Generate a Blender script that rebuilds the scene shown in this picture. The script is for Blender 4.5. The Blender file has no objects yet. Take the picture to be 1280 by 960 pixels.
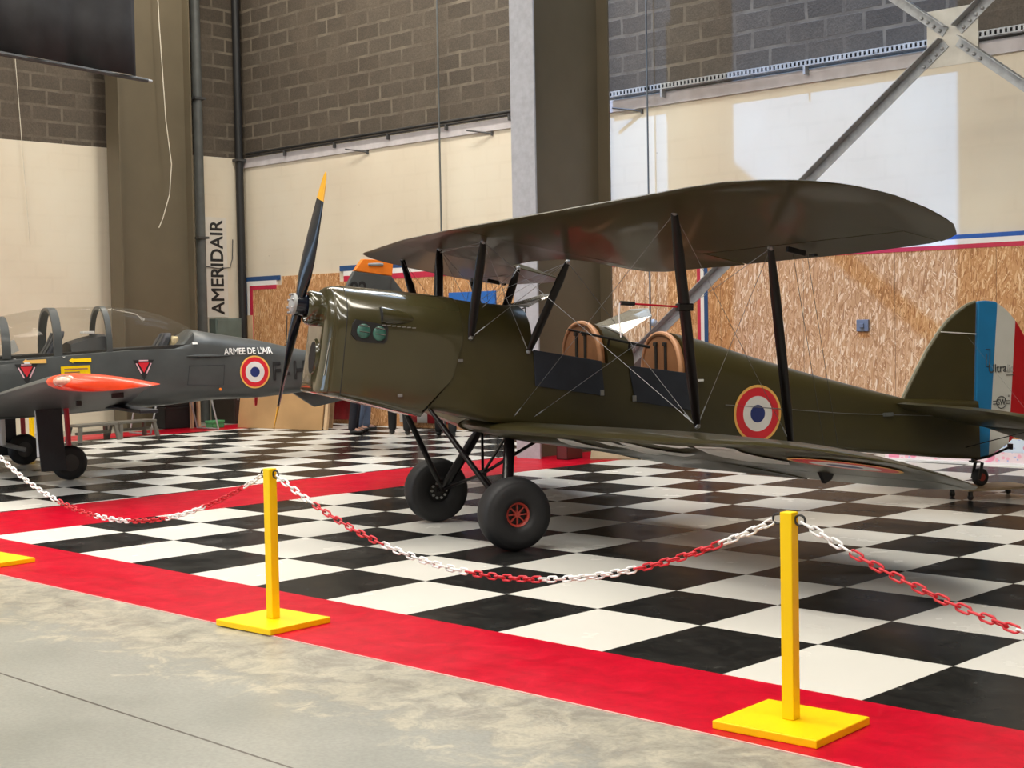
import bpy, bmesh, math, random
from mathutils import Vector, Matrix, Euler
PI = math.pi
random.seed(7)
S = bpy.context.scene
COL = S.collection

# ------------------------------------------------------------------ helpers
def interp(x, pts):
    if x <= pts[0][0]: return pts[0][1]
    for (a, b), (c, d) in zip(pts, pts[1:]):
        if x <= c: return b + (d - b) * (x - a) / (c - a) if c > a else d
    return pts[-1][1]

def interp_desc(x, pts):
    return interp(x, pts if pts[0][0] < pts[-1][0] else pts[::-1])

def empty(name, loc=(0, 0, 0), rz=0, label=None, cat=None, group=None):
    o = bpy.data.objects.new(name, None)
    o.empty_display_size = .2
    COL.objects.link(o)
    o.location = loc
    o.rotation_euler = (0, 0, rz)
    tag(o, label, cat, group)
    return o

def tag(o, label=None, cat=None, group=None, kind=None):
    if label: o['label'] = label
    if cat: o['category'] = cat
    if group: o['group'] = group
    if kind: o['kind'] = kind
    return o

def build(name, bm, mats, parent=None, smooth=False, loc=None, rz=0, angle=35, bevel=0, normals=True):
    if normals: bmesh.ops.recalc_face_normals(bm, faces=bm.faces)
    me = bpy.data.meshes.new(name)
    bm.to_mesh(me); bm.free()
    if not isinstance(mats, (list, tuple)): mats = [mats]
    for m in mats: me.materials.append(m)
    o = bpy.data.objects.new(name, me)
    COL.objects.link(o)
    if parent: o.parent = parent
    if loc is not None: o.location = loc
    if rz: o.rotation_euler = (0, 0, rz)
    if smooth:
        for p in me.polygons: p.use_smooth = True
        try: me.set_sharp_from_angle(angle=math.radians(angle))
        except Exception: pass
    if bevel:
        md = o.modifiers.new('edge', 'BEVEL'); md.width = bevel; md.segments = 2; md.limit_method = 'ANGLE'
    return o

def box(bm, c, s, rot=None, mi=0):
    r = bmesh.ops.create_cube(bm, size=1)
    M = Matrix.Translation(c) @ (rot.to_4x4() if rot else Matrix()) @ Matrix.Diagonal((s[0], s[1], s[2], 1))
    bmesh.ops.transform(bm, matrix=M, verts=r['verts'])
    for v in r['verts']:
        for f in v.link_faces: f.material_index = mi
    return r['verts']

def box2(bm, lo, hi, mi=0):
    return box(bm, [(a + b) / 2 for a, b in zip(lo, hi)], [b - a for a, b in zip(lo, hi)], mi=mi)

def frame_of(d):
    d = Vector(d).normalized()
    up = Vector((0, 0, 1)) if abs(d.z) < .95 else Vector((1, 0, 0))
    a = d.cross(up).normalized(); b = a.cross(d)
    return d, a, b

def tube(bm, pts, r, n=8, cap=True, closed=False, mi=0):
    pts = [Vector(p) for p in pts]
    rr = r if isinstance(r, (list, tuple)) else [r] * len(pts)
    rings = []
    L = len(pts)
    for i, p in enumerate(pts):
        if closed: d = pts[(i + 1) % L] - pts[i - 1]
        elif i == 0: d = pts[1] - p
        elif i == L - 1: d = p - pts[i - 1]
        else: d = (pts[i + 1] - p).normalized() + (p - pts[i - 1]).normalized()
        d, a, b = frame_of(d)
        if rings:
            a = (pa - d * pa.dot(d))
            a.normalize(); b = a.cross(d)
        pa = a
        rings.append([bm.verts.new(p + (a * math.cos(t) + b * math.sin(t)) * rr[i]) for t in [2 * PI * k / n for k in range(n)]])
    loft(bm, rings, cap=cap and not closed, wrap=closed, mi=mi)

def loft(bm, rings, cap=True, wrap=False, closed_ring=True, mi=0):
    n = len(rings[0])
    idx = list(range(len(rings) - 1)) + ([len(rings) - 1] if wrap else [])
    for i in idx:
        A, B = rings[i], rings[(i + 1) % len(rings)]
        for k in range(n if closed_ring else n - 1):
            q = [A[k], A[(k + 1) % n], B[(k + 1) % n], B[k]]
            try:
                f = bm.faces.new(q); f.material_index = mi
            except ValueError: pass
    if cap and not wrap:
        for R in (rings[0], rings[-1]):
            try:
                f = bm.faces.new(R); f.material_index = mi
            except ValueError: pass

def vloft(bm, rings, **k):
    loft(bm, [[bm.verts.new(p) for p in r] for r in rings], **k)

def lathe(bm, prof, org, axis, n=32, mi=0, cap=True):
    d, a, b = frame_of(axis); org = Vector(org)
    rings = []
    for r, h in prof:
        rings.append([bm.verts.new(org + d * h + (a * math.cos(t) + b * math.sin(t)) * max(r, 1e-4)) for t in [2 * PI * k / n for k in range(n)]])
    loft(bm, rings, cap=cap, mi=mi)

def strut_mesh(bm, p, q, chord, thick, fwd=(1, 0, 0), n=14, mi=0, taper=.75):
    p, q = Vector(p), Vector(q)
    d = (q - p).normalized(); f = Vector(fwd); f = (f - d * f.dot(d)).normalized(); s = d.cross(f)
    rings = []
    for t in (0, .06, .2, .5, .8, .94, 1):
        k = interp(t, [(0, .6), (.06, taper), (.2, 1), (.8, 1), (.94, taper), (1, .6)])
        c = p.lerp(q, t)
        rings.append([bm.verts.new(c + f * math.cos(a) * chord / 2 * k + s * math.sin(a) * thick / 2 * k) for a in [2 * PI * j / n for j in range(n)]])
    loft(bm, rings, mi=mi)

def extrude_poly(bm, pts, vec, mi=0):
    a = [bm.verts.new(p) for p in pts]
    b = [bm.verts.new(Vector(p) + Vector(vec)) for p in pts]
    loft(bm, [a, b], mi=mi)

def text_mesh(txt, size, mat, name, parent, M, bold=0.0, xs=1.0, depth=.002, align='CENTER', fat=0):
    cu = bpy.data.curves.new('lettering', 'FONT')
    cu.body = txt; cu.size = size; cu.align_x = align; cu.align_y = 'CENTER'; cu.offset = bold; cu.extrude = depth
    o = bpy.data.objects.new('lettering', cu); COL.objects.link(o)
    dg = bpy.context.evaluated_depsgraph_get()
    me = bpy.data.meshes.new_from_object(o.evaluated_get(dg))
    bpy.data.objects.remove(o); bpy.data.curves.remove(cu)
    if fat:                                                     # heavier strokes: the same letters laid a hair apart
        b = bmesh.new()
        for k in range(8):
            m2 = me.copy(); m2.transform(Matrix.Translation((fat * math.cos(k * PI / 4), fat * math.sin(k * PI / 4), k * .00004))); b.from_mesh(m2); bpy.data.meshes.remove(m2)
        b.to_mesh(me); b.free()
    me.transform(M @ Matrix.Diagonal((xs, 1, 1, 1)))
    me.materials.clear(); me.materials.append(mat)
    r = bpy.data.objects.new(name, me); COL.objects.link(r)
    if parent: r.parent = parent
    return r

def basis(o, x, y):
    x = Vector(x).normalized(); y = Vector(y); y = (y - x * y.dot(x)).normalized(); z = x.cross(y)
    M = Matrix((x, y, z)).transposed().to_4x4(); M.translation = Vector(o); return M

# ------------------------------------------------------------------ materials
def newmat(name):
    m = bpy.data.materials.new(name); m.use_nodes = True
    nt = m.node_tree; nt.nodes.clear()
    out = nt.nodes.new('ShaderNodeOutputMaterial'); b = nt.nodes.new('ShaderNodeBsdfPrincipled')
    nt.links.new(b.outputs[0], out.inputs[0])
    return m, nt, b

def N(nt, t, **kw):
    n = nt.nodes.new(t)
    for k, v in kw.items():
        if k in ('ins',):
            for a, c in v.items(): n.inputs[a].default_value = c
        else: setattr(n, k, v)
    return n

def L(nt, a, b): nt.links.new(a, b)

def ramp(nt, fac, stops):
    r = nt.nodes.new('ShaderNodeValToRGB'); e = r.color_ramp.elements
    while len(e) < len(stops): e.new(.5)
    for x, (p, c) in zip(e, stops): x.position = p; x.color = (*c, 1) if len(c) == 3 else c
    L(nt, fac, r.inputs[0]); return r.outputs[0]

def mixc(nt, f, a, b, mode='MIX'):
    m = nt.nodes.new('ShaderNodeMix'); m.data_type = 'RGBA'; m.blend_type = mode
    for s, v in ((m.inputs[0], f), (m.inputs[6], a), (m.inputs[7], b)):
        if hasattr(v, 'node'): L(nt, v, s)
        else: s.default_value = v if isinstance(v, (int, float)) else ((*v, 1) if len(v) == 3 else v)
    return m.outputs[2]

def math_(nt, op, a, b=None, c=None):
    m = nt.nodes.new('ShaderNodeMath'); m.operation = op
    for s, v in zip(m.inputs, (a, b, c)):
        if v is None: continue
        if hasattr(v, 'node'): L(nt, v, s)
        else: s.default_value = v
    return m.outputs[0]

def sm(name, col, rough=.5, metal=0., coat=0., var=.12, scale=6., bump=0., spec=.5, rvar=0.):
    """plain paint / metal / rubber with a faint procedural mottling"""
    m, nt, b = newmat(name)
    tc = N(nt, 'ShaderNodeTexCoord'); no = N(nt, 'ShaderNodeTexNoise', ins={'Scale': scale, 'Detail': 5.})
    L(nt, tc.outputs['Object'], no.inputs['Vector'])
    c1 = tuple(max(0, x * (1 - var)) for x in col); c2 = tuple(min(1, x * (1 + var)) for x in col)
    L(nt, ramp(nt, no.outputs[0], [(.3, c1), (.7, c2)]), b.inputs['Base Color'])
    b.inputs['Roughness'].default_value = rough; b.inputs['Metallic'].default_value = metal
    b.inputs['Coat Weight'].default_value = coat; b.inputs['Coat Roughness'].default_value = .06
    b.inputs['Specular IOR Level'].default_value = spec
    if rvar: L(nt, ramp(nt, no.outputs[0], [(.3, (rough - rvar,) * 3), (.7, (rough + rvar,) * 3)]), b.inputs['Roughness'])
    if bump:
        n2 = N(nt, 'ShaderNodeTexNoise', ins={'Scale': scale * 6, 'Detail': 4.}); L(nt, tc.outputs['Object'], n2.inputs['Vector'])
        bp = N(nt, 'ShaderNodeBump', ins={'Strength': bump, 'Distance': .01}); L(nt, n2.outputs[0], bp.inputs['Height']); L(nt, bp.outputs[0], b.inputs['Normal'])
    return m

MT = {}
MT['olive'] = sm('olive_gloss_paint', (.042, .037, .015), .2, coat=.7, var=.06, scale=3)
MT['olive_fab'] = sm('olive_doped_fabric', (.043, .035, .0095), .4, coat=.15, var=.1, scale=4, bump=.02)
MT['black'] = sm('black_gloss_paint', (.006, .004, .005), .3, coat=.15, spec=.35)
MT['blackm'] = sm('black_matt', (.012, .012, .013), .55)
MT['rubber'] = sm('tyre_rubber', (.012, .012, .014), .6, var=.25, bump=.05)
MT['redhub'] = sm('red_wheel_enamel', (.42, .045, .03), .4)
MT['steel'] = sm('bare_steel', (.3, .3, .31), .4, metal=.7)
MT['chrome'] = sm('polished_metal', (.75, .76, .78), .15, metal=1.)
MT['navyprop'] = sm('propeller_black_lacquer', (.006, .008, .016), .18, coat=.35, var=.2, spec=.4)
MT['yellow'] = sm('yellow_gloss_paint', (1.0, .63, .0), .45, var=.05, scale=3, spec=.3)
MT['yellowtip'] = sm('propeller_yellow_tip', (.8, .42, .03), .3)
MT['navy'] = sm('navy_canvas', (.022, .028, .045), .6, var=.2, bump=.05)
MT['leather'] = sm('tan_leather', (.38, .17, .075), .55, var=.15, bump=.05)
MT['leathertrim'] = sm('pale_leather_piping', (.55, .28, .15), .5)
MT['green'] = sm('green_exhaust_cover', (.035, .12, .095), .3, var=.5, scale=25)
MT['rround'] = sm('roundel_red', (.68, .02, .035), .4, var=.05)
MT['wround'] = sm('roundel_white', (.78, .76, .74), .4, var=.05)
MT['bround'] = sm('roundel_blue', (.02, .035, .17), .4, var=.05)
MT['yround'] = sm('roundel_yellow', (.85, .48, .12), .4, var=.05)
MT['white'] = sm('white_paint', (.8, .8, .79), .4, var=.05)
MT['whitemark'] = sm('white_wing_letters', (.62, .61, .58), .4, var=.08)
MT['grey'] = sm('dark_slate_grey_paint', (.066, .072, .073), .42, coat=.05, var=.14, scale=4)
MT['greyd'] = sm('charcoal_grey_paint', (.018, .021, .027), .45, var=.15)
MT['orange'] = sm('orange_paint', (.85, .22, .02), .4, var=.12)
MT['redor'] = sm('orange_red_paint', (.8, .06, .012), .35, coat=.2, var=.12)
MT['red'] = sm('red_plastic', (.62, .02, .035), .4)
MT['redpost'] = sm('red_sleeve', (.55, .01, .03), .4)
MT['whitepl'] = sm('white_plastic', (.85, .85, .86), .4, var=.04)
MT['dark'] = sm('cockpit_dark', (.016, .016, .016), .7)
MT['darkgrey'] = sm('dark_grey_metal', (.06, .06, .06), .5)
MT['pipe'] = sm('grey_pipe_paint', (.1, .105, .1), .5, var=.15)
MT['column'] = sm('olive_brown_steel_paint', (.112, .090, .056), .5, var=.07, scale=2)
MT['colpale'] = sm('pale_flange_paint_daylit', (.37, .385, .43), .5, var=.1, scale=14)  # pale flange paint with bluish daylight put into the colour
MT['galv'] = sm('galvanised_steel', (.36, .37, .38), .45, metal=.25, var=.2, scale=9)
MT['cloth'] = sm('charcoal_banner_cloth', (.028, .029, .033), .85, var=.2, bump=.05)
MT['card'] = sm('brown_hardboard', (.42, .25, .11), .65, var=.12, scale=2)
MT['cardd'] = sm('brown_hardboard_edge', (.32, .2, .11), .7, var=.2)
MT['redcloth'] = sm('dark_red_cloth', (.36, .006, .014), .7, var=.25)
MT['bench'] = sm('grey_green_bench_paint', (.14, .13, .11), .5, var=.15)
MT['greenbox'] = sm('green_plastic', (.08, .38, .15), .4, var=.15)
MT['brown'] = sm('dark_brown_laminate', (.035, .026, .02), .5, var=.15)
MT['wood'] = sm('pale_timber', (.6, .42, .25), .6, var=.15, scale=5)
MT['ply'] = sm('plywood', (.36, .27, .17), .6, var=.2, scale=5)
MT['cream'] = sm('cream_fabric', (.62, .5, .3), .7, var=.3, scale=12)
MT['maroon'] = sm('maroon_paint', (.10, .014, .014), .5)
MT['bluep'] = sm('blue_panel', (.015, .13, .48), .45, var=.05)
MT['tblue'] = sm('tricolour_navy', (.02, .07, .2), .5, var=.1)
MT['tblue2'] = sm('tricolour_blue', (.01, .09, .42), .5, var=.1)
MT['twhite'] = sm('tricolour_white', (.78, .76, .74), .5, var=.05)
MT['tred'] = sm('tricolour_red', (.5, .02, .06), .5, var=.1)
MT['gbox'] = sm('green_grey_enamel', (.12, .16, .145), .45)
MT['sign'] = sm('sign_board', (.62, .58, .52), .5, var=.04)
MT['cord'] = sm('pale_cord', (.6, .55, .45), .6)
MT['skin'] = sm('skin', (.5, .28, .2), .5, var=.08)
MT['hair'] = sm('brown_hair', (.03, .018, .01), .6, var=.4, scale=40)
MT['denim'] = sm('denim', (.12, .16, .25), .8, var=.2)
MT['navytr'] = sm('navy_trousers', (.006, .006, .014), .8, var=.2)
MT['blacktr'] = sm('black_trousers', (.005, .005, .006), .8, var=.2)
MT['greyjk'] = sm('grey_jacket', (.1, .1, .11), .85, var=.2)
MT['shoe'] = sm('black_shoe', (.008, .008, .008), .4)
MT['shirt'] = sm('dark_blue_pullover', (.02, .03, .07), .85, var=.2)
MT['pink'] = sm('pink_print', (.75, .45, .5), .6, var=.2)

def glass_mat(name, tint, refl=.12, alpha=.9):
    m = bpy.data.materials.new(name); m.use_nodes = True; nt = m.node_tree; nt.nodes.clear()
    out = N(nt, 'ShaderNodeOutputMaterial'); tr = N(nt, 'ShaderNodeBsdfTransparent'); gl = N(nt, 'ShaderNodeBsdfGlossy', ins={'Roughness': .03})
    df = N(nt, 'ShaderNodeBsdfDiffuse'); df.inputs[0].default_value = (.35, .33, .28, 1)
    tr.inputs[0].default_value = (*tint, 1)
    no = N(nt, 'ShaderNodeTexNoise', ins={'Scale': 3.}); 
    lw = N(nt, 'ShaderNodeLayerWeight', ins={'Blend': .35})
    f = math_(nt, 'ADD', math_(nt, 'MULTIPLY', lw.outputs['Fresnel'], refl * 1.6), math_(nt, 'MULTIPLY', no.outputs[0], refl * .3))
    a = N(nt, 'ShaderNodeMixShader'); L(nt, f, a.inputs[0]); L(nt, tr.outputs[0], a.inputs[1]); L(nt, gl.outputs[0], a.inputs[2])
    b = N(nt, 'ShaderNodeMixShader', ins={0: 1 - alpha}); L(nt, a.outputs[0], b.inputs[1]); L(nt, df.outputs[0], b.inputs[2])
    L(nt, b.outputs[0], out.inputs[0]); return m
MT['glass'] = glass_mat('canopy_perspex', (.93, .92, .9), refl=.045, alpha=.94)
MT['screen'] = glass_mat('windscreen_perspex', (.95, .95, .93), refl=.5, alpha=.6)  # diffuse share whitens the perspex in place of a bright reflection

def wall_mat(name, axis):
    """grey blockwork over cream painted blocks; axis = horizontal axis index of the wall"""
    m, nt, b = newmat(name)
    ge = N(nt, 'ShaderNodeNewGeometry'); sp = N(nt, 'ShaderNodeSeparateXYZ'); L(nt, ge.outputs['Position'], sp.inputs[0])
    cb = N(nt, 'ShaderNodeCombineXYZ'); L(nt, sp.outputs[axis], cb.inputs[0]); L(nt, sp.outputs[2], cb.inputs[1])
    n0 = N(nt, 'ShaderNodeTexNoise', ins={'Scale': 3., 'Detail': 6.}); L(nt, ge.outputs['Position'], n0.inputs['Vector'])
    jit = N(nt, 'ShaderNodeVectorMath', operation='MULTIPLY_ADD'); L(nt, n0.outputs['Color'], jit.inputs[0]); jit.inputs[1].default_value = (.05, .04, 0); L(nt, cb.outputs[0], jit.inputs[2])
    br = N(nt, 'ShaderNodeTexBrick', offset=.5, ins={'Scale': 1., 'Mortar Size': .026, 'Brick Width': .53, 'Row Height': .25, 'Mortar Smooth': .35, 'Bias': 0.})
    br.inputs['Color1'].default_value = (0, 0, 0, 1); br.inputs['Color2'].default_value = (1, 1, 1, 1); br.inputs['Mortar'].default_value = (.5, .5, .5, 1)
    L(nt, jit.outputs[0], br.inputs['Vector'])
    n1 = N(nt, 'ShaderNodeTexNoise', ins={'Scale': 1.1, 'Detail': 8., 'Roughness': .65}); L(nt, ge.outputs['Position'], n1.inputs['Vector'])
    n2 = N(nt, 'ShaderNodeTexNoise', ins={'Scale': 45., 'Detail': 4.}); L(nt, ge.outputs['Position'], n2.inputs['Vector'])
    blk = ramp(nt, br.outputs['Color'], [(0, (.070, .055, .040)), (1, (.088, .071, .053))])
    blk = mixc(nt, .5, blk, ramp(nt, n2.outputs[0], [(.3, (.35, .35, .35)), (.7, (.75, .75, .75))]), 'OVERLAY')
    blk = mixc(nt, math_(nt, 'MULTIPLY', n1.outputs[0], .9), blk, ramp(nt, n1.outputs[0], [(.35, (.22, .21, .2)), (.65, (.62, .6, .58))]), 'OVERLAY')
    sm_ = ramp(nt, n1.outputs[0], [(.34, (1, 1, 1)), (.56, (.12, .12, .12))])
    mort = math_(nt, 'MULTIPLY', br.outputs['Fac'], sm_)
    grey = mixc(nt, math_(nt, 'MULTIPLY', mort, .8), blk, (.21, .175, .13))
    n3 = N(nt, 'ShaderNodeTexNoise', ins={'Scale': .55, 'Detail': 7.}); L(nt, ge.outputs['Position'], n3.inputs['Vector'])
    crm = ramp(nt, n3.outputs[0], [(.3, (.63, .55, .43)), (.5, (.68, .605, .48)), (.72, (.71, .65, .53))])
    crm = mixc(nt, math_(nt, 'MULTIPLY', mort, .10), crm, (.45, .38, .28))
    spk = N(nt, 'ShaderNodeTexVoronoi', ins={'Scale': 2.2}); L(nt, ge.outputs['Position'], spk.inputs['Vector'])
    crm = mixc(nt, ramp(nt, spk.outputs['Distance'], [(.012, (.6, .6, .6)), (.03, (0, 0, 0))]), crm, (.3, .24, .17))
    up = math_(nt, 'GREATER_THAN', sp.outputs[2], 4.64)
    L(nt, mixc(nt, up, crm, grey), b.inputs['Base Color'])
    b.inputs['Roughness'].default_value = .8
    h = mixc(nt, up, mixc(nt, br.outputs['Fac'], (.6, .6, .6), (.58, .58, .58)), mixc(nt, br.outputs['Fac'], n2.outputs[0], (.2, .2, .2)))
    bp = N(nt, 'ShaderNodeBump', ins={'Strength': .5, 'Distance': .01}); L(nt, h, bp.inputs['Height']); L(nt, bp.outputs[0], b.inputs['Normal'])
    return m
MT['wallback'] = wall_mat('blockwork_back_wall', 0)
MT['wallleft'] = wall_mat('blockwork_left_wall', 1)

def osb_mat():
    m, nt, b = newmat('oriented_strand_board')
    ge = N(nt, 'ShaderNodeNewGeometry'); sp = N(nt, 'ShaderNodeSeparateXYZ'); L(nt, ge.outputs['Position'], sp.inputs[0])
    cb = N(nt, 'ShaderNodeCombineXYZ'); L(nt, sp.outputs[0], cb.inputs[0]); L(nt, sp.outputs[2], cb.inputs[1])
    wn = N(nt, 'ShaderNodeTexNoise', ins={'Scale': 5., 'Detail': 2.}); L(nt, cb.outputs[0], wn.inputs['Vector'])
    col = None; hgt = None
    for ang, sc, off in ((72, (11, 66, 1), 0), (42, (12, 70, 1), 3.1), (122, (11, 64, 1), 7.7), (95, (11, 66, 1), 12.3)):
        mp = N(nt, 'ShaderNodeMapping'); mp.inputs['Rotation'].default_value = (0, 0, math.radians(ang)); mp.inputs['Location'].default_value = (off, off * .7, 0)
        L(nt, cb.outputs[0], mp.inputs['Vector'])
        m2 = N(nt, 'ShaderNodeMapping'); m2.inputs['Scale'].default_value = sc; L(nt, mp.outputs[0], m2.inputs['Vector'])
        vo = N(nt, 'ShaderNodeTexVoronoi', ins={'Scale': 1., 'Randomness': 1.}); L(nt, m2.outputs[0], vo.inputs['Vector'])
        sx = N(nt, 'ShaderNodeSeparateColor'); L(nt, vo.outputs['Color'], sx.inputs[0])
        c = ramp(nt, sx.outputs[0], [(0, (.32, .135, .045)), (.3, (.48, .235, .09)), (.75, (.58, .315, .145)), (.9, (.72, .46, .25)), (1, (.80, .57, .35))])
        if col is None: col, hgt = c, sx.outputs[1]
        else:
            f = math_(nt, 'GREATER_THAN', sx.outputs[2], .55)
            col = mixc(nt, f, col, c); 
    big = N(nt, 'ShaderNodeTexNoise', ins={'Scale': .9, 'Detail': 2.}); L(nt, cb.outputs[0], big.inputs['Vector'])
    col = mixc(nt, .5, col, ramp(nt, big.outputs[0], [(.3, (.40, .38, .34)), (.7, (.58, .57, .56))]), 'OVERLAY')
    # vertical joints between sheets, every 1.25 m
    fx = math_(nt, 'FRACT', math_(nt, 'DIVIDE', math_(nt, 'ADD', sp.outputs[0], 20.385), 1.25))
    j = math_(nt, 'LESS_THAN', fx, .006)
    col = mixc(nt, math_(nt, 'MULTIPLY', j, .6), col, (.05, .025, .01))
    L(nt, col, b.inputs['Base Color']); b.inputs['Roughness'].default_value = .6
    bp = N(nt, 'ShaderNodeBump', ins={'Strength': .1, 'Distance': .002}); L(nt, hgt, bp.inputs['Height']); L(nt, bp.outputs[0], b.inputs['Normal'])
    return m
MT['osb'] = osb_mat()

def concrete_mat():
    m, nt, b = newmat('worn_concrete')
    ge = N(nt, 'ShaderNodeNewGeometry')
    n1 = N(nt, 'ShaderNodeTexNoise', ins={'Scale': .8, 'Detail': 8., 'Roughness': .62}); L(nt, ge.outputs['Position'], n1.inputs['Vector'])
    n2 = N(nt, 'ShaderNodeTexNoise', ins={'Scale': 5., 'Detail': 8., 'Roughness': .7, 'Distortion': .6}); L(nt, ge.outputs['Position'], n2.inputs['Vector'])
    n3 = N(nt, 'ShaderNodeTexNoise', ins={'Scale': 60., 'Detail': 3.}); L(nt, ge.outputs['Position'], n3.inputs['Vector'])
    c = ramp(nt, n1.outputs[0], [(.3, (.235, .24, .215)), (.5, (.275, .275, .245)), (.7, (.295, .29, .255))])
    sp = N(nt, 'ShaderNodeSeparateXYZ'); L(nt, ge.outputs['Position'], sp.inputs[0])
    # rubbed, patchy strip beside the red border
    edge = ramp(nt, math_(nt, 'ADD', math_(nt, 'MULTIPLY', math_(nt, 'ADD', sp.outputs[1], 2.25), .75), math_(nt, 'MULTIPLY', math_(nt, 'SUBTRACT', n2.outputs[0], .5), 1.3)), [(.45, (0, 0, 0)), (.62, (1, 1, 1))])
    patch = ramp(nt, n2.outputs[0], [(.4, (.23, .21, .17)), (.5, (.33, .31, .25)), (.6, (.44, .405, .315))])
    c = mixc(nt, math_(nt, 'MULTIPLY', edge, .8), c, patch)
    c = mixc(nt, ramp(nt, n2.outputs[0], [(.66, (0, 0, 0)), (.7, (.7, .7, .7))]), c, (.47, .44, .37))
    c = mixc(nt, .25, c, ramp(nt, n3.outputs[0], [(.3, (.3, .3, .3)), (.7, (.7, .7, .7))]), 'OVERLAY')
    # sawn joint
    jx = math_(nt, 'ABSOLUTE', math_(nt, 'ADD', sp.outputs[1], 2.18))
    L(nt, mixc(nt, math_(nt, 'LESS_THAN', jx, .006), c, (.08, .07, .06)), b.inputs['Base Color'])
    L(nt, ramp(nt, n1.outputs[0], [(.3, (.3, .3, .3)), (.7, (.5, .5, .5))]), b.inputs['Roughness'])
    bp = N(nt, 'ShaderNodeBump', ins={'Strength': .15, 'Distance': .01}); L(nt, n2.outputs[0], bp.inputs['Height']); L(nt, bp.outputs[0], b.inputs['Normal'])
    return m
MT['concrete'] = concrete_mat()

def lacquer(nt, b, ge, col, rlo=.16, rhi=.34):
    n2 = N(nt, 'ShaderNodeTexNoise', ins={'Scale': 3., 'Detail': 6.}); L(nt, ge.outputs['Position'], n2.inputs['Vector'])
    L(nt, col, b.inputs['Base Color'])
    L(nt, ramp(nt, n2.outputs[0], [(.3, (rlo,) * 3), (.7, (rhi,) * 3)]), b.inputs['Roughness'])
    n3 = N(nt, 'ShaderNodeTexNoise', ins={'Scale': 14., 'Detail': 3.}); L(nt, ge.outputs['Position'], n3.inputs['Vector'])
    bp = N(nt, 'ShaderNodeBump', ins={'Strength': .05, 'Distance': .005}); L(nt, n3.outputs[0], bp.inputs['Height']); L(nt, bp.outputs[0], b.inputs['Normal'])

def checker_mat():
    m, nt, b = newmat('painted_checker')
    ge = N(nt, 'ShaderNodeNewGeometry'); sp = N(nt, 'ShaderNodeSeparateXYZ'); L(nt, ge.outputs['Position'], sp.inputs[0])
    xs = math_(nt, 'ADD', math_(nt, 'DIVIDE', sp.outputs[0], .7), 100.); y0 = math_(nt, 'MAXIMUM', sp.outputs[1], .02)
    ys = math_(nt, 'ADD', math_(nt, 'DIVIDE', y0, .7), 100.)
    par = math_(nt, 'MODULO', math_(nt, 'ADD', math_(nt, 'FLOOR', xs), math_(nt, 'FLOOR', ys)), 2.)
    wv = N(nt, 'ShaderNodeTexNoise', ins={'Scale': 9., 'Detail': 8., 'Roughness': .7, 'Distortion': .8}); L(nt, ge.outputs['Position'], wv.inputs['Vector'])
    n1 = N(nt, 'ShaderNodeTexNoise', ins={'Scale': .7, 'Detail': 4.}); L(nt, ge.outputs['Position'], n1.inputs['Vector'])
    wh = ramp(nt, n1.outputs[0], [(.3, (.63, .62, .58)), (.7, (.68, .672, .635))])
    bk = ramp(nt, wv.outputs[0], [(.42, (.010, .010, .010)), (.62, (.018, .018, .017)), (.78, (.07, .068, .063))])
    fx = math_(nt, 'ABSOLUTE', math_(nt, 'SUBTRACT', math_(nt, 'FRACT', xs), .5)); fy = math_(nt, 'ABSOLUTE', math_(nt, 'SUBTRACT', math_(nt, 'FRACT', ys), .5))
    c = mixc(nt, par, bk, wh)
    seam = math_(nt, 'GREATER_THAN', math_(nt, 'MAXIMUM', fx, fy), .4965)
    c = mixc(nt, math_(nt, 'MULTIPLY', seam, .55), c, (.02, .018, .015))
    lacquer(nt, b, ge, c, .16, .32); b.inputs['Specular IOR Level'].default_value = 0
    gl = N(nt, 'ShaderNodeBsdfGlossy'); gl.inputs[0].default_value = (1, 1, 1, 1)
    n4 = N(nt, 'ShaderNodeTexNoise', ins={'Scale': 3., 'Detail': 6.}); L(nt, ge.outputs['Position'], n4.inputs['Vector'])
    L(nt, ramp(nt, n4.outputs[0], [(.3, (.14,) * 3), (.7, (.30,) * 3)]), gl.inputs['Roughness'])
    fr = N(nt, 'ShaderNodeFresnel', ins={'IOR': 1.45}); mx = N(nt, 'ShaderNodeMixShader'); L(nt, math_(nt, 'MULTIPLY', fr.outputs[0], .34), mx.inputs[0])
    L(nt, b.outputs[0], mx.inputs[1]); L(nt, gl.outputs[0], mx.inputs[2]); L(nt, mx.outputs[0], [n for n in nt.nodes if n.type == 'OUTPUT_MATERIAL'][0].inputs[0])
    return m
MT['checker'] = checker_mat()

def redfloor_mat():
    m, nt, b = newmat('red_floor_paint')
    ge = N(nt, 'ShaderNodeNewGeometry')
    wv = N(nt, 'ShaderNodeTexNoise', ins={'Scale': 7., 'Detail': 8., 'Roughness': .7, 'Distortion': .8}); L(nt, ge.outputs['Position'], wv.inputs['Vector'])
    c = ramp(nt, wv.outputs[0], [(.35, (.42, .0005, .014)), (.6, (.55, .001, .021)), (.75, (.60, .018, .04))])
    lacquer(nt, b, ge, c, .3, .45); b.inputs['Specular IOR Level'].default_value = .12
    return m
MT['redfloor'] = redfloor_mat()

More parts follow.
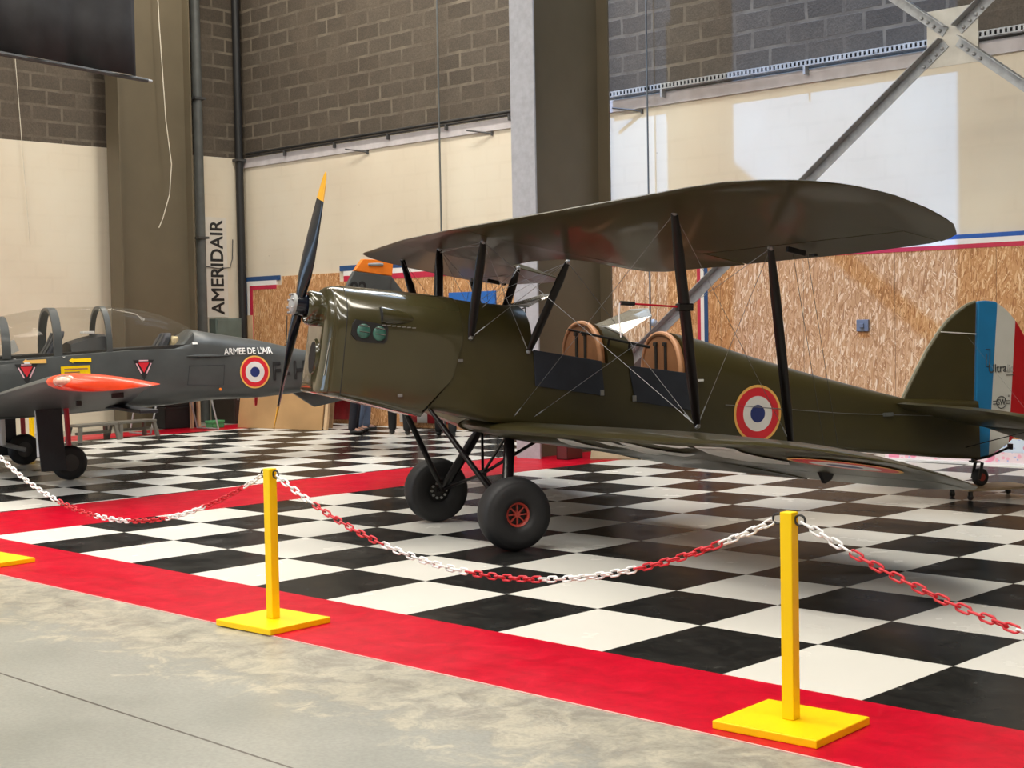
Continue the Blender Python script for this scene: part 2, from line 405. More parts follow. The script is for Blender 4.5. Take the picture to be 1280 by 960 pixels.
def rudder_mat():
    m, nt, b = newmat('tricolour_rudder_paint')
    tc = N(nt, 'ShaderNodeTexCoord'); sp = N(nt, 'ShaderNodeSeparateXYZ'); L(nt, tc.outputs['Object'], sp.inputs[0])
    e1 = math_(nt, 'ADD', sp.outputs[0], math_(nt, 'MULTIPLY', sp.outputs[2], .076))   # constant along blue/white edge
    e2 = math_(nt, 'ADD', sp.outputs[0], math_(nt, 'MULTIPLY', sp.outputs[2], .073))
    c = mixc(nt, math_(nt, 'LESS_THAN', e1, -4.741), (.012, .20, .46), (.66, .66, .62))
    c = mixc(nt, math_(nt, 'LESS_THAN', e2, -4.951), c, (.50, .005, .012))
    no = N(nt, 'ShaderNodeTexNoise', ins={'Scale': 5.}); L(nt, tc.outputs['Object'], no.inputs['Vector'])
    L(nt, mixc(nt, .15, c, no.outputs[0], 'OVERLAY'), b.inputs['Base Color']); b.inputs['Roughness'].default_value = .4
    return m
MT['rudder'] = rudder_mat()

def speck_mat(name, base, spots, scale):
    m, nt, b = newmat(name)
    tc = N(nt, 'ShaderNodeTexCoord'); col = base
    for i, (c, th, s) in enumerate(spots):
        mp = N(nt, 'ShaderNodeMapping'); mp.inputs['Location'].default_value = (i * 3.7, i * 1.9, i); L(nt, tc.outputs['Object'], mp.inputs[0])
        vo = N(nt, 'ShaderNodeTexVoronoi', ins={'Scale': scale * s}); L(nt, mp.outputs[0], vo.inputs['Vector'])
        col = mixc(nt, ramp(nt, vo.outputs['Distance'], [(th, (1, 1, 1)), (th + .04, (0, 0, 0))]), col, c)
    L(nt, col, b.inputs['Base Color']); b.inputs['Roughness'].default_value = .5
    return m
MT['playpanel'] = speck_mat('pink_spotted_print', (.75, .62, .66), [((.75, .25, .38), .3, 1), ((.8, .4, .5), .22, 2.2), ((.35, .42, .7), .12, 2.7)], 5)
MT['playblue'] = speck_mat('pale_blue_spotted_print', (.62, .72, .85), [((.65, .2, .3), .14, 1), ((.25, .35, .7), .12, 1.6)], 6)
# ------------------------------------------------------------------ the hangar
WY, WX = 10.08, -17.08
X1, Y0 = 13.0, -15.0
bm = bmesh.new(); box2(bm, (WX - .3, Y0, -.3), (X1, WY + .3, -.004)); tag(build('floor', bm, MT['concrete']), kind='structure')
bm = bmesh.new(); box2(bm, (-14.9, -.084, -.004), (X1 - 3, WY, 0)); tag(build('floor', bm, MT['checker']), kind='structure')
bm = bmesh.new(); box2(bm, (-15.9, -.875, -.004), (X1 - 3, -.084, .001)); tag(build('trim_1', bm, MT['redfloor']), kind='structure')
bm = bmesh.new(); box2(bm, (-7.64, -.084, -.003), (-6.27, WY, .0012)); tag(build('trim_2', bm, MT['redfloor']), kind='structure')
bm = bmesh.new(); box2(bm, (-15.9, -.885, -.004), (X1 - 3, -.8752, .0005)); tag(build('trim_33', bm, sm('border_edge_line', (.7, .42, .38), .5)), kind='structure')
bm = bmesh.new(); box2(bm, (-15.9, -.084, -.004), (-14.9, WY, .001)); tag(build('trim_3', bm, MT['redfloor']), kind='structure')
bm = bmesh.new(); box2(bm, (WX - .3, WY, -.3), (X1, WY + .3, 9.6)); tag(build('wall_back', bm, MT['wallback']), kind='structure')
bm = bmesh.new(); box2(bm, (WX - .3, Y0, -.3), (WX, WY, 9.6)); tag(build('wall_left', bm, MT['wallleft']), kind='structure')
bm = bmesh.new()
SKY = ((-10.0, -7.41), (-6.42, -3.35)); SY0, SY1 = 6.2, 10.0       # open roof lights beside the portal frame
box2(bm, (WX - .3, Y0, 9.6), (X1, SY0, 9.8)); box2(bm, (WX - .3, SY1, 9.6), (X1, WY + .3, 9.8))
for a_, b_ in ((WX - .3, SKY[0][0]), (SKY[0][1], SKY[1][0]), (SKY[1][1], X1)): box2(bm, (a_, SY0, 9.6), (b_, SY1, 9.8))
tag(build('ceiling', bm, sm('pale_roof_sheet', (.5, .47, .42), .8)), kind='structure')
bm = bmesh.new(); box2(bm, (WX - .3, Y0 - .3, -.3), (-15.5, Y0, 9.6)); box2(bm, (-15.5, Y0 - .3, 4.5), (X1, Y0, 9.6)); box2(bm, (-8.5, Y0 - .3, -.3), (X1, Y0, 5.2))
tag(build('wall_front', bm, MT['wallback']), kind='structure')
bm = bmesh.new(); box2(bm, (X1, Y0, -.3), (X1 + .3, WY + .3, 9.6))
tag(build('wall_right', bm, MT['wallleft']), kind='structure')
# concrete ring beam just under the block/cream boundary
MT['beam'] = sm('ring_beam_paint', (.52, .49, .50), .8, var=.1)
bm = bmesh.new(); box2(bm, (WX, WY - .03, 4.47), (X1, WY, 4.63)); tag(build('trim_4', bm, MT['beam']), kind='structure')
# strand-board wainscot on the back wall
bm = bmesh.new(); box2(bm, (-16.8, WY - .035, 0), (-10.2, WY, 2.36)); box2(bm, (-15.95, WY - .035, 2.36), (-14.4, WY, 2.51)); tag(build('trim_5', bm, MT['osb']), kind='structure')
bm = bmesh.new(); box2(bm, (-8.5, WY - .035, 0), (-7.0, WY, 2.36)); box2(bm, (-6.83, WY - .035, 0), (4, WY, 2.35)); tag(build('trim_6', bm, MT['osb']), kind='structure')
def strip(name, x0, x1, z0, z1, m):
    b = bmesh.new(); box2(b, (x0, WY - .04, z0), (x1, WY, z1)); tag(build(name, b, MT[m]), kind='structure')
n = 7
for x0, x1, z0, z1, m in ((-17.07, -16.97, 1.35, 2.53, 'tblue'), (-16.97, -16.885, 0, 2.45, 'twhite'), (-16.885, -16.80, 0, 2.37, 'tred'),
                          (-16.97, -16.02, 2.45, 2.53, 'tblue'), (-16.885, -16.10, 2.37, 2.45, 'twhite'), (-16.80, -16.10, 2.30, 2.37, 'tred'),
                          (-14.35, -10.2, 2.53, 2.62, 'tblue'), (-14.25, -10.2, 2.45, 2.53, 'twhite'), (-14.25, -10.2, 2.36, 2.45, 'tred'),
                          (-8.5, -6.83, 2.47, 2.52, 'tblue2'), (-8.5, -6.88, 2.41, 2.47, 'twhite'), (-8.5, -6.94, 2.36, 2.41, 'tred'),
                          (-7.0, -6.945, 0, 2.36, 'tred'), (-6.945, -6.89, 0, 2.41, 'twhite'), (-6.89, -6.83, 0, 2.47, 'tblue'),
                          (-6.83, 4, 2.46, 2.51, 'tblue2'), (-6.83, 4, 2.40, 2.46, 'twhite'), (-6.83, 4, 2.35, 2.40, 'tred')):
    strip('trim_%d' % n, x0, x1, z0, z1, m); n += 1

# ---- steel columns
def column(x, y0, y1, w, mf, label, structure=False):
    t = empty('steel_column', (x, (y0 + y1) / 2, 0), 0, label, 'column') if not structure else empty('trim_40', (x, (y0 + y1) / 2, 0))
    if structure: t['kind'] = 'structure'
    h = (y1 - y0) / 2
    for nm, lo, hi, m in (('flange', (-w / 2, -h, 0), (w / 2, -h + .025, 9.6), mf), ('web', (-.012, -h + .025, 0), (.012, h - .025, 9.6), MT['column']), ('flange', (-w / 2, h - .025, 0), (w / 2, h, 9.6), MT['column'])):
        b = bmesh.new(); box2(b, lo, hi); build(nm, b, m, t)
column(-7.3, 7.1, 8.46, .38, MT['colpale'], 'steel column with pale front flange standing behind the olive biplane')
column(-16.62, 7.23, 8.62, .38, MT['column'], 'olive brown steel column standing beside the cream left wall')
column(2.05, 7.1, 8.56, .38, MT['column'], None, True)

# ---- bolted cross brace between the columns
t = empty('cross_brace', (-2.62, 8.54, 0), 0, 'galvanised steel cross brace with bolted square gusset plate high on the right', 'brace')
CZ = 4.43
bm = bmesh.new(); box(bm, (0, .012, CZ), (.56, .012, .58)); build('gusset_plate', bm, sm('gusset_paint', (.50, .48, .43), .5, var=.12), t)
for sx, sz, ex in ((-1, -1, -4.47), (1, 1, 4.47), (-1, 1, -4.47), (1, -1, 4.47)):
    d = Vector((sx, 0, sz * .777)).normalized(); up = Vector((-d.z, 0, d.x)) if sx > 0 else Vector((d.z, 0, -d.x))
    if up.z < 0: up = -up
    Lh = abs(ex) / abs(d.x)
    bm = bmesh.new(); a = d * .09 + Vector((0, 0, CZ)); e = d * Lh + Vector((0, 0, CZ))
    for p, q, dy0, dy1 in ((-.055, .055, -.004, .004), (.047, .055, -.11, -.004)):
        vs = [a + up * p + Vector((0, dy0, 0)), a + up * q + Vector((0, dy0, 0)), a + up * q + Vector((0, dy1, 0)), a + up * p + Vector((0, dy1, 0))]
        extrude_poly(bm, vs, e - a)
    dg = build('diagonal', bm, MT['galv'], t)
    for k in range(4):
        bm = bmesh.new(); c = a + d * (.06 + .085 * k) + up * -.02 + Vector((0, -.004, 0))
        lathe(bm, [(.0, 0), (.019, 0), (.019, -.014), (.01, -.024), (0, -.025)], c, (0, 1, 0), 10); build('bolt', bm, MT['galv'], dg, True)

# ---- services on the walls
t = empty('cable_tray', (-8.4, WY - .035, 4.66), 0, 'perforated galvanised cable tray under the grey blockwork, right of the column', 'cable tray')
bm = bmesh.new()
for z in (0, .06): box2(bm, (0, -.09, z), (12, -.01, z + .014))
for k in range(200): box2(bm, (k * .06, -.09, .014), (k * .06 + .034, -.082, .06))
build('tray', bm, MT['galv'], t)
bm = bmesh.new(); tube(bm, [(0, -.05, .035), (12, -.05, .035)], .02); build('cable', bm, MT['blackm'], t)
for k in range(5):
    bm = bmesh.new(); box2(bm, (.9 + 2.2 * k, -.09, -.1), (.93 + 2.2 * k, 0, 0)); build('bracket', bm, MT['galv'], t)
t = empty('cable_run', (-16.85, WY - .04, 4.67), 0, 'dark cable run clipped under the blockwork between corner and column', 'cable')
bm = bmesh.new(); tube(bm, [(0, -.03, .03), (8.2, -.03, .03)], .022); tube(bm, [(0, -.03, -.015), (8.2, -.03, -.015)], .012); build('cables', bm, MT['blackm'], t)
for k in range(6):
    bm = bmesh.new(); box2(bm, (1.1 + 1.35 * k, -.05, -.1), (1.13 + 1.35 * k, 0, 0)); build('clip', bm, MT['darkgrey'], t)
def pipe(name, x, y, z0, z1, r, m, label, cat='pipe', clips=()):
    t = empty(name, (x, y, z0), 0, label, cat)
    b = bmesh.new(); tube(b, [(0, 0, 0), (0, 0, z1 - z0)], r, 14); build('tube', b, MT[m], t, True)
    for z in clips:
        b = bmesh.new(); box(b, (0, 0, z - z0), (r * 2.5, r * 2.5, .04)); build('clip', b, MT['darkgrey'], t)
pipe('downpipe', WX + .12, 9.09, 0, 9.55, .085, 'pipe', 'thick grey downpipe beside the left olive column', clips=(3.2, 5.6))
pipe('conduit', -8.55, WY - .19, 0, 9.55, .055, 'pipe', 'grey conduit rising just right of the pale-flanged column', clips=(3.5, 6.2))
pipe('conduit', -11.78, WY - .12, 0, 9.55, .014, 'pipe', 'thin conduit crossing the cream wall left of the pale-flanged column')
pipe('conduit', -7.69, WY - .16, 0, 9.55, .012, 'pipe', 'thin conduit on the whiter wall right of the column')
pipe('drainpipe', WX + .1, WY - .13, 0, 9.55, .07, 'blackm', 'black drainpipe running down the corner of the hangar', clips=(4.6,))
for x, lab in ((-13.8, 'thin wall bracket above the propeller tip'), (-10.95, 'thin wall bracket left of the pale-flanged column'), (-8.1, 'thin wall bracket right of the pale-flanged column')):
    bm = bmesh.new(); tube(bm, [(.2, 0, -.05), (-.22, -.12, .03)], .012); box(bm, (.2, 0, -.05), (.03, .03, .06))
    tag(build('wall_bracket', bm, MT['darkgrey'], loc=(x, WY - .012, 4.48)), lab, 'bracket')
t = empty('wall_sign', (WX, 9.47, 2.7), 0, 'tall white board with black vertical lettering on the left wall', 'sign')
bm = bmesh.new(); box2(bm, (0, -.24, -.88), (.015, .235, .88)); build('board', bm, MT['sign'], t)
text_mesh('AMERIDAIR', .37, MT['blackm'], 'lettering', t, basis((.018, .03, 0), (0, 0, 1), (0, -1, 0)), bold=0, xs=.88, fat=.007)
bm = bmesh.new(); tube(bm, [(WX + .03, 9.2, 2.72), (WX + .03, 9.5, 2.68), (WX + .03, 9.75, 2.7), (WX + .03, 9.8, 2.85), (WX + .03, 9.82, 3.2)], .008)
tag(build('loose_cable', bm, MT['darkgrey']), 'thin grey cable draped across the vertical sign', 'cable')
t = empty('electrical_cabinet', (WX + .012, 9.6, 0), 0, 'green grey metal cabinet on the wall below the vertical sign', 'cabinet')
bm = bmesh.new(); box2(bm, (0, -.31, 0), (.2, .24, 1.8)); build('body', bm, MT['gbox'], t, bevel=.01)
bm = bmesh.new(); box2(bm, (.2, -.28, .05), (.215, .21, 1.77)); dd = build('door', bm, MT['gbox'], t, bevel=.005)
bm = bmesh.new(); box2(bm, (.215, .14, 1.2), (.235, .18, 1.24)); build('lock', bm, MT['blackm'], dd)
bm = bmesh.new(); box2(bm, (-.07, -.05, 0), (.09, -.02, 1.85)); tag(build('plank', bm, MT['wood'], loc=(-16.9, WY, 0)), 'pale wooden plank upright in the hangar corner', 'plank')
bm = bmesh.new(); tube(bm, [(0, 0, 1.36), (0, .02, 0), (.03, .05, -1.6), (.06, .11, -3.2), (.1, .17, -3.9), (.08, .13, -4.4), (.03, .02, -4.8), (0, -.04, -4.95)], .008)
tag(build('thin_line', bm, MT['cord'], loc=(-16.4, 7.95, 8.25)), 'thin pale cord hanging down in front of the left olive column', 'cord')
bm = bmesh.new(); box2(bm, (-11.71, WY - .06, 1.45), (-10.70, WY - .036, 2.1)); tag(build('wall_panel', bm, MT['bluep'], bevel=.004), 'plain blue panel fixed on the strand board behind the biplane', 'panel')
bm = bmesh.new(); box(bm, (-4.55, WY - .05, 1.5), (.16, .03, .14)); box(bm, (-4.55, WY - .07, 1.5), (.05, .03, .05)); tag(build('wall_socket', bm, sm('grey_socket', (.13, .14, .17), .5), bevel=.004), 'grey double socket on the strand board left of the tail fin', 'socket')
bm = bmesh.new(); lathe(bm, [(0, 0), (.05, 0), (.05, .03), (.02, .05), (0, .05)], (-7.72, WY - .036, 1.58), (0, -1, 0), 16); tag(build('wall_lamp', bm, MT['galv'], smooth=True), 'small round grey fitting on the strand board above the rear cockpit', 'fitting')

# ---- dark banner hanging from the roof at top left
Pb = Vector((-7.89, 2.33, 4.015)); db = Vector((-.218, .976, 0)).normalized()
t = empty('hanging_banner', Pb, math.atan2(db.y, db.x), 'charcoal cloth banner hanging from the roof at top left', 'banner')
bm = bmesh.new(); rings = []
for i in range(45):
    x = -3.4 + 3.4 * i / 44; rings.append([Vector((x, .03 * math.sin(x * 7) + .015 * math.sin(x * 17 + 1), z)) for z in (0.02, .5, 1.5, 5.4)])
vloft(bm, rings, closed_ring=False, cap=False); b_ = build('cloth', bm, MT['cloth'], t, True)
sd = b_.modifiers.new('t', 'SOLIDIFY'); sd.thickness = .006
bm = bmesh.new(); tube(bm, [(-3.45, 0, 0), (.14, 0, 0)], .022); build('bottom_rod', bm, MT['darkgrey'], t, True)
bm = bmesh.new(); tube(bm, [(.1, 0, 0), (.2, 0, 0)], .014); build('rod_end', bm, MT['galv'], t, True)

# ------------------------------------------------------------------ barrier posts and chains
def post(x, y, rz, label, back=False):
    t = empty('barrier_post', (x, y, .001), rz, label, 'barrier post', 'yellow barrier posts')
    b = bmesh.new(); box2(b, (-.225, -.205, 0), (.225, .205, .032)); build('base', b, MT['yellow'], t, bevel=.004)
    b = bmesh.new(); box2(b, (-.026, -.026, .032), (.026, .026, .83)); build('pole', b, MT['yellow'], t, bevel=.004)
    for s in (-1, 1):
        b = bmesh.new(); tube(b, [(s * .026 + s * (.022 + .022 * math.cos(a)), 0, .80 + .02 * math.sin(a)) for a in [2 * PI * k / 16 for k in range(16)]], .0045, 6, closed=True); build('hook', b, MT['blackm'], t, True)
    return t
PA = (-4.98, -.70); PBp = (-1.765, -.70); PC = (1.40, -.60); PD = (4.62, -.62)
rz = math.radians(3)
post(*PA, rz, 'yellow barrier post cut off at the left edge of the photo')
post(*PBp, rz, 'yellow barrier post on the red border below the propeller')
post(*PC, rz, 'yellow barrier post nearest the camera, in front of the wing tip')

post(*PD, rz, 'yellow barrier post beyond the right edge, holding the far end of the last chain')
def link_mesh(name, mat):
    b = bmesh.new(); pts = []
    for k in range(12):
        a = -PI / 2 + PI * k / 11; pts.append((.0155 + .0125 * math.cos(a), .0125 * math.sin(a), 0))
    for k in range(12):
        a = PI / 2 + PI * k / 11; pts.append((-.0155 + .0125 * math.cos(a), .0125 * math.sin(a), 0))
    tube(b, pts, .0048, 6, closed=True)
    bmesh.ops.recalc_face_normals(b, faces=b.faces)
    me = bpy.data.meshes.new(name); b.to_mesh(me); b.free(); me.materials.append(mat)
    for p in me.polygons: p.use_smooth = True
    return me
LR, LW = link_mesh('red_link', MT['red']), link_mesh('white_link', MT['whitepl'])
def chain(p, q, sag, seq, label, tilt=25):
    p, q = Vector(p), Vector(q)
    def f(t): 
        v = p.lerp(q, t); v.z -= 4 * sag * t * (1 - t); return v
    t = empty('barrier_chain', f(.5), 0, label, 'chain', 'red and white chains'); o0 = f(.5)
    M_ = 600; pts = [f(i / M_) for i in range(M_ + 1)]; acc = [0]
    for a, b in zip(pts, pts[1:]): acc.append(acc[-1] + (b - a).length)
    pitch = .0445; n = int(acc[-1] / pitch); pitch = acc[-1] / n; j = 0
    for k in range(n):
        s = (k + .5) * pitch
        while acc[j + 1] < s: j += 1
        c = pts[j]; d = (pts[j + 1] - pts[j]).normalized()
        side = d.cross(Vector((0, 0, 1))).normalized(); nu = side.cross(d)
        ang = math.radians(tilt + (90 if k % 2 else 0) + random.uniform(-12, 12))
        y = side * math.cos(ang) + nu * math.sin(ang); z = d.cross(y)
        cum = 0; white = True
        for c_, w in seq:
            cum += c_
            if s / acc[-1] <= cum: white = w; break
        o = bpy.data.objects.new('link', LW if white else LR); COL.objects.link(o); o.parent = t
        Mx = Matrix((d, y, z)).transposed().to_4x4(); Mx.translation = c - o0; o.matrix_local = Mx
        o['label'] = 'white plastic link' if white else 'red plastic link'
HZ = .792
def ends(a, b): 
    d = (Vector((b[0], b[1], 0)) - Vector((a[0], a[1], 0))).normalized() * .066
    return (a[0] + d.x, a[1] + d.y, HZ), (b[0] - d.x, b[1] - d.y, HZ)
chain(*ends(PA, PBp), .36, [(.30, True), (.13, False), (.14, True), (.12, False), (.12, True), (.13, False), (.06, True)], 'red and white plastic chain hanging left of the post below the propeller')
chain(*ends(PBp, PC), .37, [(.10, True), (.17, False), (.18, True), (.155, False), (.165, True), (.145, False), (.085, True)], 'long red and white plastic chain sagging in front of the biplane wheels')
chain(*ends(PC, PD), .37, [(.075, True), (.20, False), (.14, True), (.14, False), (.14, True), (.14, False), (.165, True)], 'red and white plastic chain leaving the nearest post towards the right edge')

# ------------------------------------------------------------------ things at the back of the hangar
def sheet(name, p0, p1, h, lean, th, m, label, cat, z=0):
    p0, p1 = Vector((*p0, 0)), Vector((*p1, 0)); d = (p1 - p0); Lh = d.length; d.normalize(); nrm = Vector((-d.y, d.x, 0))
    b = bmesh.new(); v = nrm * math.sin(lean) + Vector((0, 0, math.cos(lean)))
    extrude_poly(b, [Vector((0, 0, 0)), d * Lh, d * Lh + v * h, v * h], (nrm * math.cos(lean) - Vector((0, 0, math.sin(lean)))) * th)
    lo = min(vv.co.z for vv in b.verts)
    return tag(build(name, b, MT[m], loc=(p0.x, p0.y, z - lo + .001)), label, cat)
sheet('hardboard_sheet', (-15.15, 8.49), (-13.363, 8.807), 1.15, .16, .02, 'card', 'large brown hardboard sheet leaning behind the grey trainer', 'board')
sheet('hardboard_sheet', (-13.33, 8.814), (-13.272, 8.824), 1.15, .16, .05, 'wood', 'narrow pale board leaning at the right of the brown sheet', 'board')
sheet('hardboard_sheet', (-15.05, 8.95), (-13.6, 9.2), 1.2, .16, .02, 'cardd', 'darker brown board leaning just behind the brown sheet', 'board')
def drape(name, x0, x1, z0, z1, m, label, cat, stripes=None):
    b = bmesh.new(); n = 60; rings = []
    for i in range(n + 1):
        x = x0 + (x1 - x0) * i / n; rings.append([Vector((x, WY - .075 - .02 * math.sin(x * 16), z)) for z in (z0, (z0 + z1) / 2, z1)])
    vloft(b, rings, closed_ring=False, cap=False)
    if stripes:
        for f in b.faces: f.material_index = int((f.calc_center_median().x - x0) / stripes) % 2
    o = build(name, b, m, None, True); s = o.modifiers.new('t', 'SOLIDIFY'); s.thickness = .01
    return tag(o, label, cat)
drape('red_drape', -14.85, -13.7, .07, 1.15, [MT['redcloth']], 'dark red cloth hung low on the back wall beside the brown sheets', 'drape')
drape('striped_banner', -12.85, -10.4, .08, 1.15, [MT['wround'], MT['redcloth']], 'red and white striped cloth on the back wall behind the wheels', 'banner', .2)
def legs4(bmf, t, xs, ys, h, w, m, splay=.04):
    for x in xs:
        for y in ys:
            b = bmesh.new(); sx = splay * (1 if x > 0 else -1); sy = splay * (1 if y > 0 else -1)
            a = [Vector((x + sx + i * w / 2, y + sy + j * w / 2, 0)) for i, j in ((-1, -1), (1, -1), (1, 1), (-1, 1))]
            extrude_poly(b, a, (-sx, -sy, h)); build('leg', b, m, t)
for (x, y, lab) in ((-14.68, 5.62, 'low grey step bench standing nearer under the grey trainer'), (-14.82, 6.36, 'low grey step bench further along the left wall')):
    t = empty('step_bench', (x, y, 0), PI / 2 + .1, lab, 'bench', 'low grey step benches')
    b = bmesh.new(); box2(b, (-.34, -.15, .22), (.34, .15, .255)); build('top', b, MT['bench'], t, bevel=.006)
    legs4(None, t, (-.3, .3), (-.12, .12), .22, .05, MT['bench'])
    b = bmesh.new(); box2(b, (-.3, -.015, .1), (.3, .015, .14)); build('stretcher', b, MT['bench'], t)
t = empty('folding_table', (-15.3, 7.40, 0), PI / 2, 'folding table with bare metal legs near the left wall', 'table')
bm = bmesh.new(); box2(bm, (-.6, -.35, .7), (.6, .35, .735)); build('tabletop', bm, MT['wround'], t, bevel=.008)
for sx in (-1, 1):
    for sy in (-1, 1):
        bm = bmesh.new(); tube(bm, [(sx * .62, sy * .3, 0.012), (sx * .45, sy * .3, .7)], .014); build('leg', bm, MT['galv'], t, True)
    bm = bmesh.new(); tube(bm, [(sx * .62, -.3, .014), (sx * .62, .3, .014)], .014); build('foot_bar', bm, MT['galv'], t, True)
def crate(name, x, y, z, s, rz, m, label, cat):
    t = empty(name, (x, y, z), rz, label, cat)
    b = bmesh.new(); w, d, h = s; th = .02
    box2(b, (-w / 2, -d / 2, 0), (w / 2, d / 2, th))
    for lo, hi in (((-w / 2, -d / 2, 0), (-w / 2 + th, d / 2, h)), ((w / 2 - th, -d / 2, 0), (w / 2, d / 2, h)), ((-w / 2, -d / 2, 0), (w / 2, -d / 2 + th, h)), ((-w / 2, d / 2 - th, 0), (w / 2, d / 2, h))): box2(b, lo, hi)
    build('body', b, MT[m], t, bevel=.004)
    b = bmesh.new(); box2(b, (-w / 2 - .008, -d / 2 - .008, h - .03), (w / 2 + .008, d / 2 + .008, h + .012)); build('lid', b, MT[m], t, bevel=.005)
    return t
crate('storage_crate', -16.1, 7.95, 0.001, (.6, .5, .34), 1.4, 'blackm', 'lower black crate of the stack near the left wall', 'crate')
crate('storage_crate', -16.1, 7.95, .355, (.6, .5, .34), 1.45, 'blackm', 'upper black crate of the stack near the left wall', 'crate')
for k, (x, y) in enumerate(((-15.75, 8.02), (-15.72, 8.13))):
    bm = bmesh.new(); box2(bm, (-.03, -.02, 0), (.03, .02, 1.5)); tag(build('timber_batten', bm, MT['wood'], loc=(x, y, .001)), ('pale timber batten, left of the upright pair', 'pale timber batten, right of the upright pair')[k], 'batten')
crate('plastic_box', -15.45, 8.26, .001, (.16, .26, .11), .2, 'greenbox', 'small green plastic box on the floor by the left wall', 'box')
t = empty('brown_cabinet', (-16.25, 9.3, 0), 0, 'dark brown cabinet against the left wall behind the green box', 'cabinet')
bm = bmesh.new(); box2(bm, (-.4, -.24, 0), (.2, .24, .85)); build('body', bm, MT['brown'], t, bevel=.006)
bm = bmesh.new(); box2(bm, (.2, -.22, .03), (.215, .22, .82)); dd = build('door', bm, MT['brown'], t, bevel=.004)
bm = bmesh.new(); box2(bm, (.215, -.18, .4), (.235, -.165, .52)); build('handle', bm, MT['galv'], dd)
t = empty('radiator', (WX + .03, 9.58, .12), 0, 'white ribbed radiator low on the left wall in the corner', 'radiator')
bm = bmesh.new(); rings = []
for i in range(41): rings.append([Vector((0, -.25 + .5 * i / 40, 0)), Vector((.06 + .015 * math.sin(i * PI / 2), -.25 + .5 * i / 40, 0)), Vector((.06 + .015 * math.sin(i * PI / 2), -.25 + .5 * i / 40, .6)), Vector((0, -.25 + .5 * i / 40, .6))])
vloft(bm, rings); build('body', bm, sm('radiator_enamel', (.6, .54, .47), .4), t)
bm = bmesh.new(); tube(bm, [(.03, -.2, -.1), (.03, -.2, .02)], .012); build('pipe', bm, MT['galv'], t)
post(-14.85, 4.75, .3, 'yellow post with its base showing behind the trainer wheel sleeve')
post(-15.5, 4.15, .3, 'yellow post far behind the trainer, seen left of its gear door')
t = empty('low_panel', (-2.3, 9.42, 0), math.radians(4), 'low spotted pink and pale blue panel on the floor under the tail', 'panel')
bm = bmesh.new(); box2(bm, (-1.55, -.03, .0), (1.6, .03, .13)); build('lower_band', bm, MT['playpanel'], t, bevel=.004)
bm = bmesh.new(); box2(bm, (-1.55, -.03, .131), (1.6, .03, .27)); build('upper_band', bm, MT['playblue'], t, bevel=.004)
bm = bmesh.new(); box2(bm, (-1.6, -.18, .0), (1.6, -.03, .02)); build('foot_strip', bm, MT['whitepl'], t)
t = empty('grey_cabinet', (-8.0, 9.62, 0), 0, 'grey steel cabinet against the strand board, seen above the rear cockpit', 'cabinet')
bm = bmesh.new(); box2(bm, (-.42, -.22, .03), (.42, .22, 1.32)); build('body', bm, sm('cabinet_grey', (.12, .125, .14), .5), t, bevel=.008)
for s_ in (-1, 1):
    bm = bmesh.new(); box2(bm, (min(0, s_ * .41) + .004, -.238, .06), (max(0, s_ * .41) - .004, -.221, 1.29)); dd = build('door', bm, MT['pipe'], t, bevel=.004)
    bm = bmesh.new(); box2(bm, (s_ * .05 - .008, -.26, .62), (s_ * .05 + .008, -.239, .76)); build('handle', bm, MT['galv'], dd)
bm = bmesh.new(); box2(bm, (-.4, -.2, 0), (.4, .2, .03)); build('plinth', bm, MT['blackm'], t)
bm = bmesh.new(); tube(bm, [(0, 0, 2.62), (0, 0, 0), (.02, .1, -2.1), (.02, .2, -4)], .006); tag(build('thin_line', bm, MT['cord'], loc=(WX + .03, 5.75, 7.0)), 'thin pale line hanging down the left wall below the charcoal banner', 'cord')
crate('red_crate', -6.85, 7.33, .001, (.16, .3, .3), .1, 'maroon', 'dark red box standing beside the pale column foot', 'box')
sheet('scrap_board', (-6.55, 7.35), (-6.0, 7.75), .3, 1.2, .02, 'ply', 'plywood offcut lying on the red strip by the column', 'board')
sheet('scrap_board', (-6.35, 8.0), (-5.8, 8.5), .35, 1.25, .02, 'leathertrim', 'pale brown offcut lying beyond the plywood by the column', 'board')

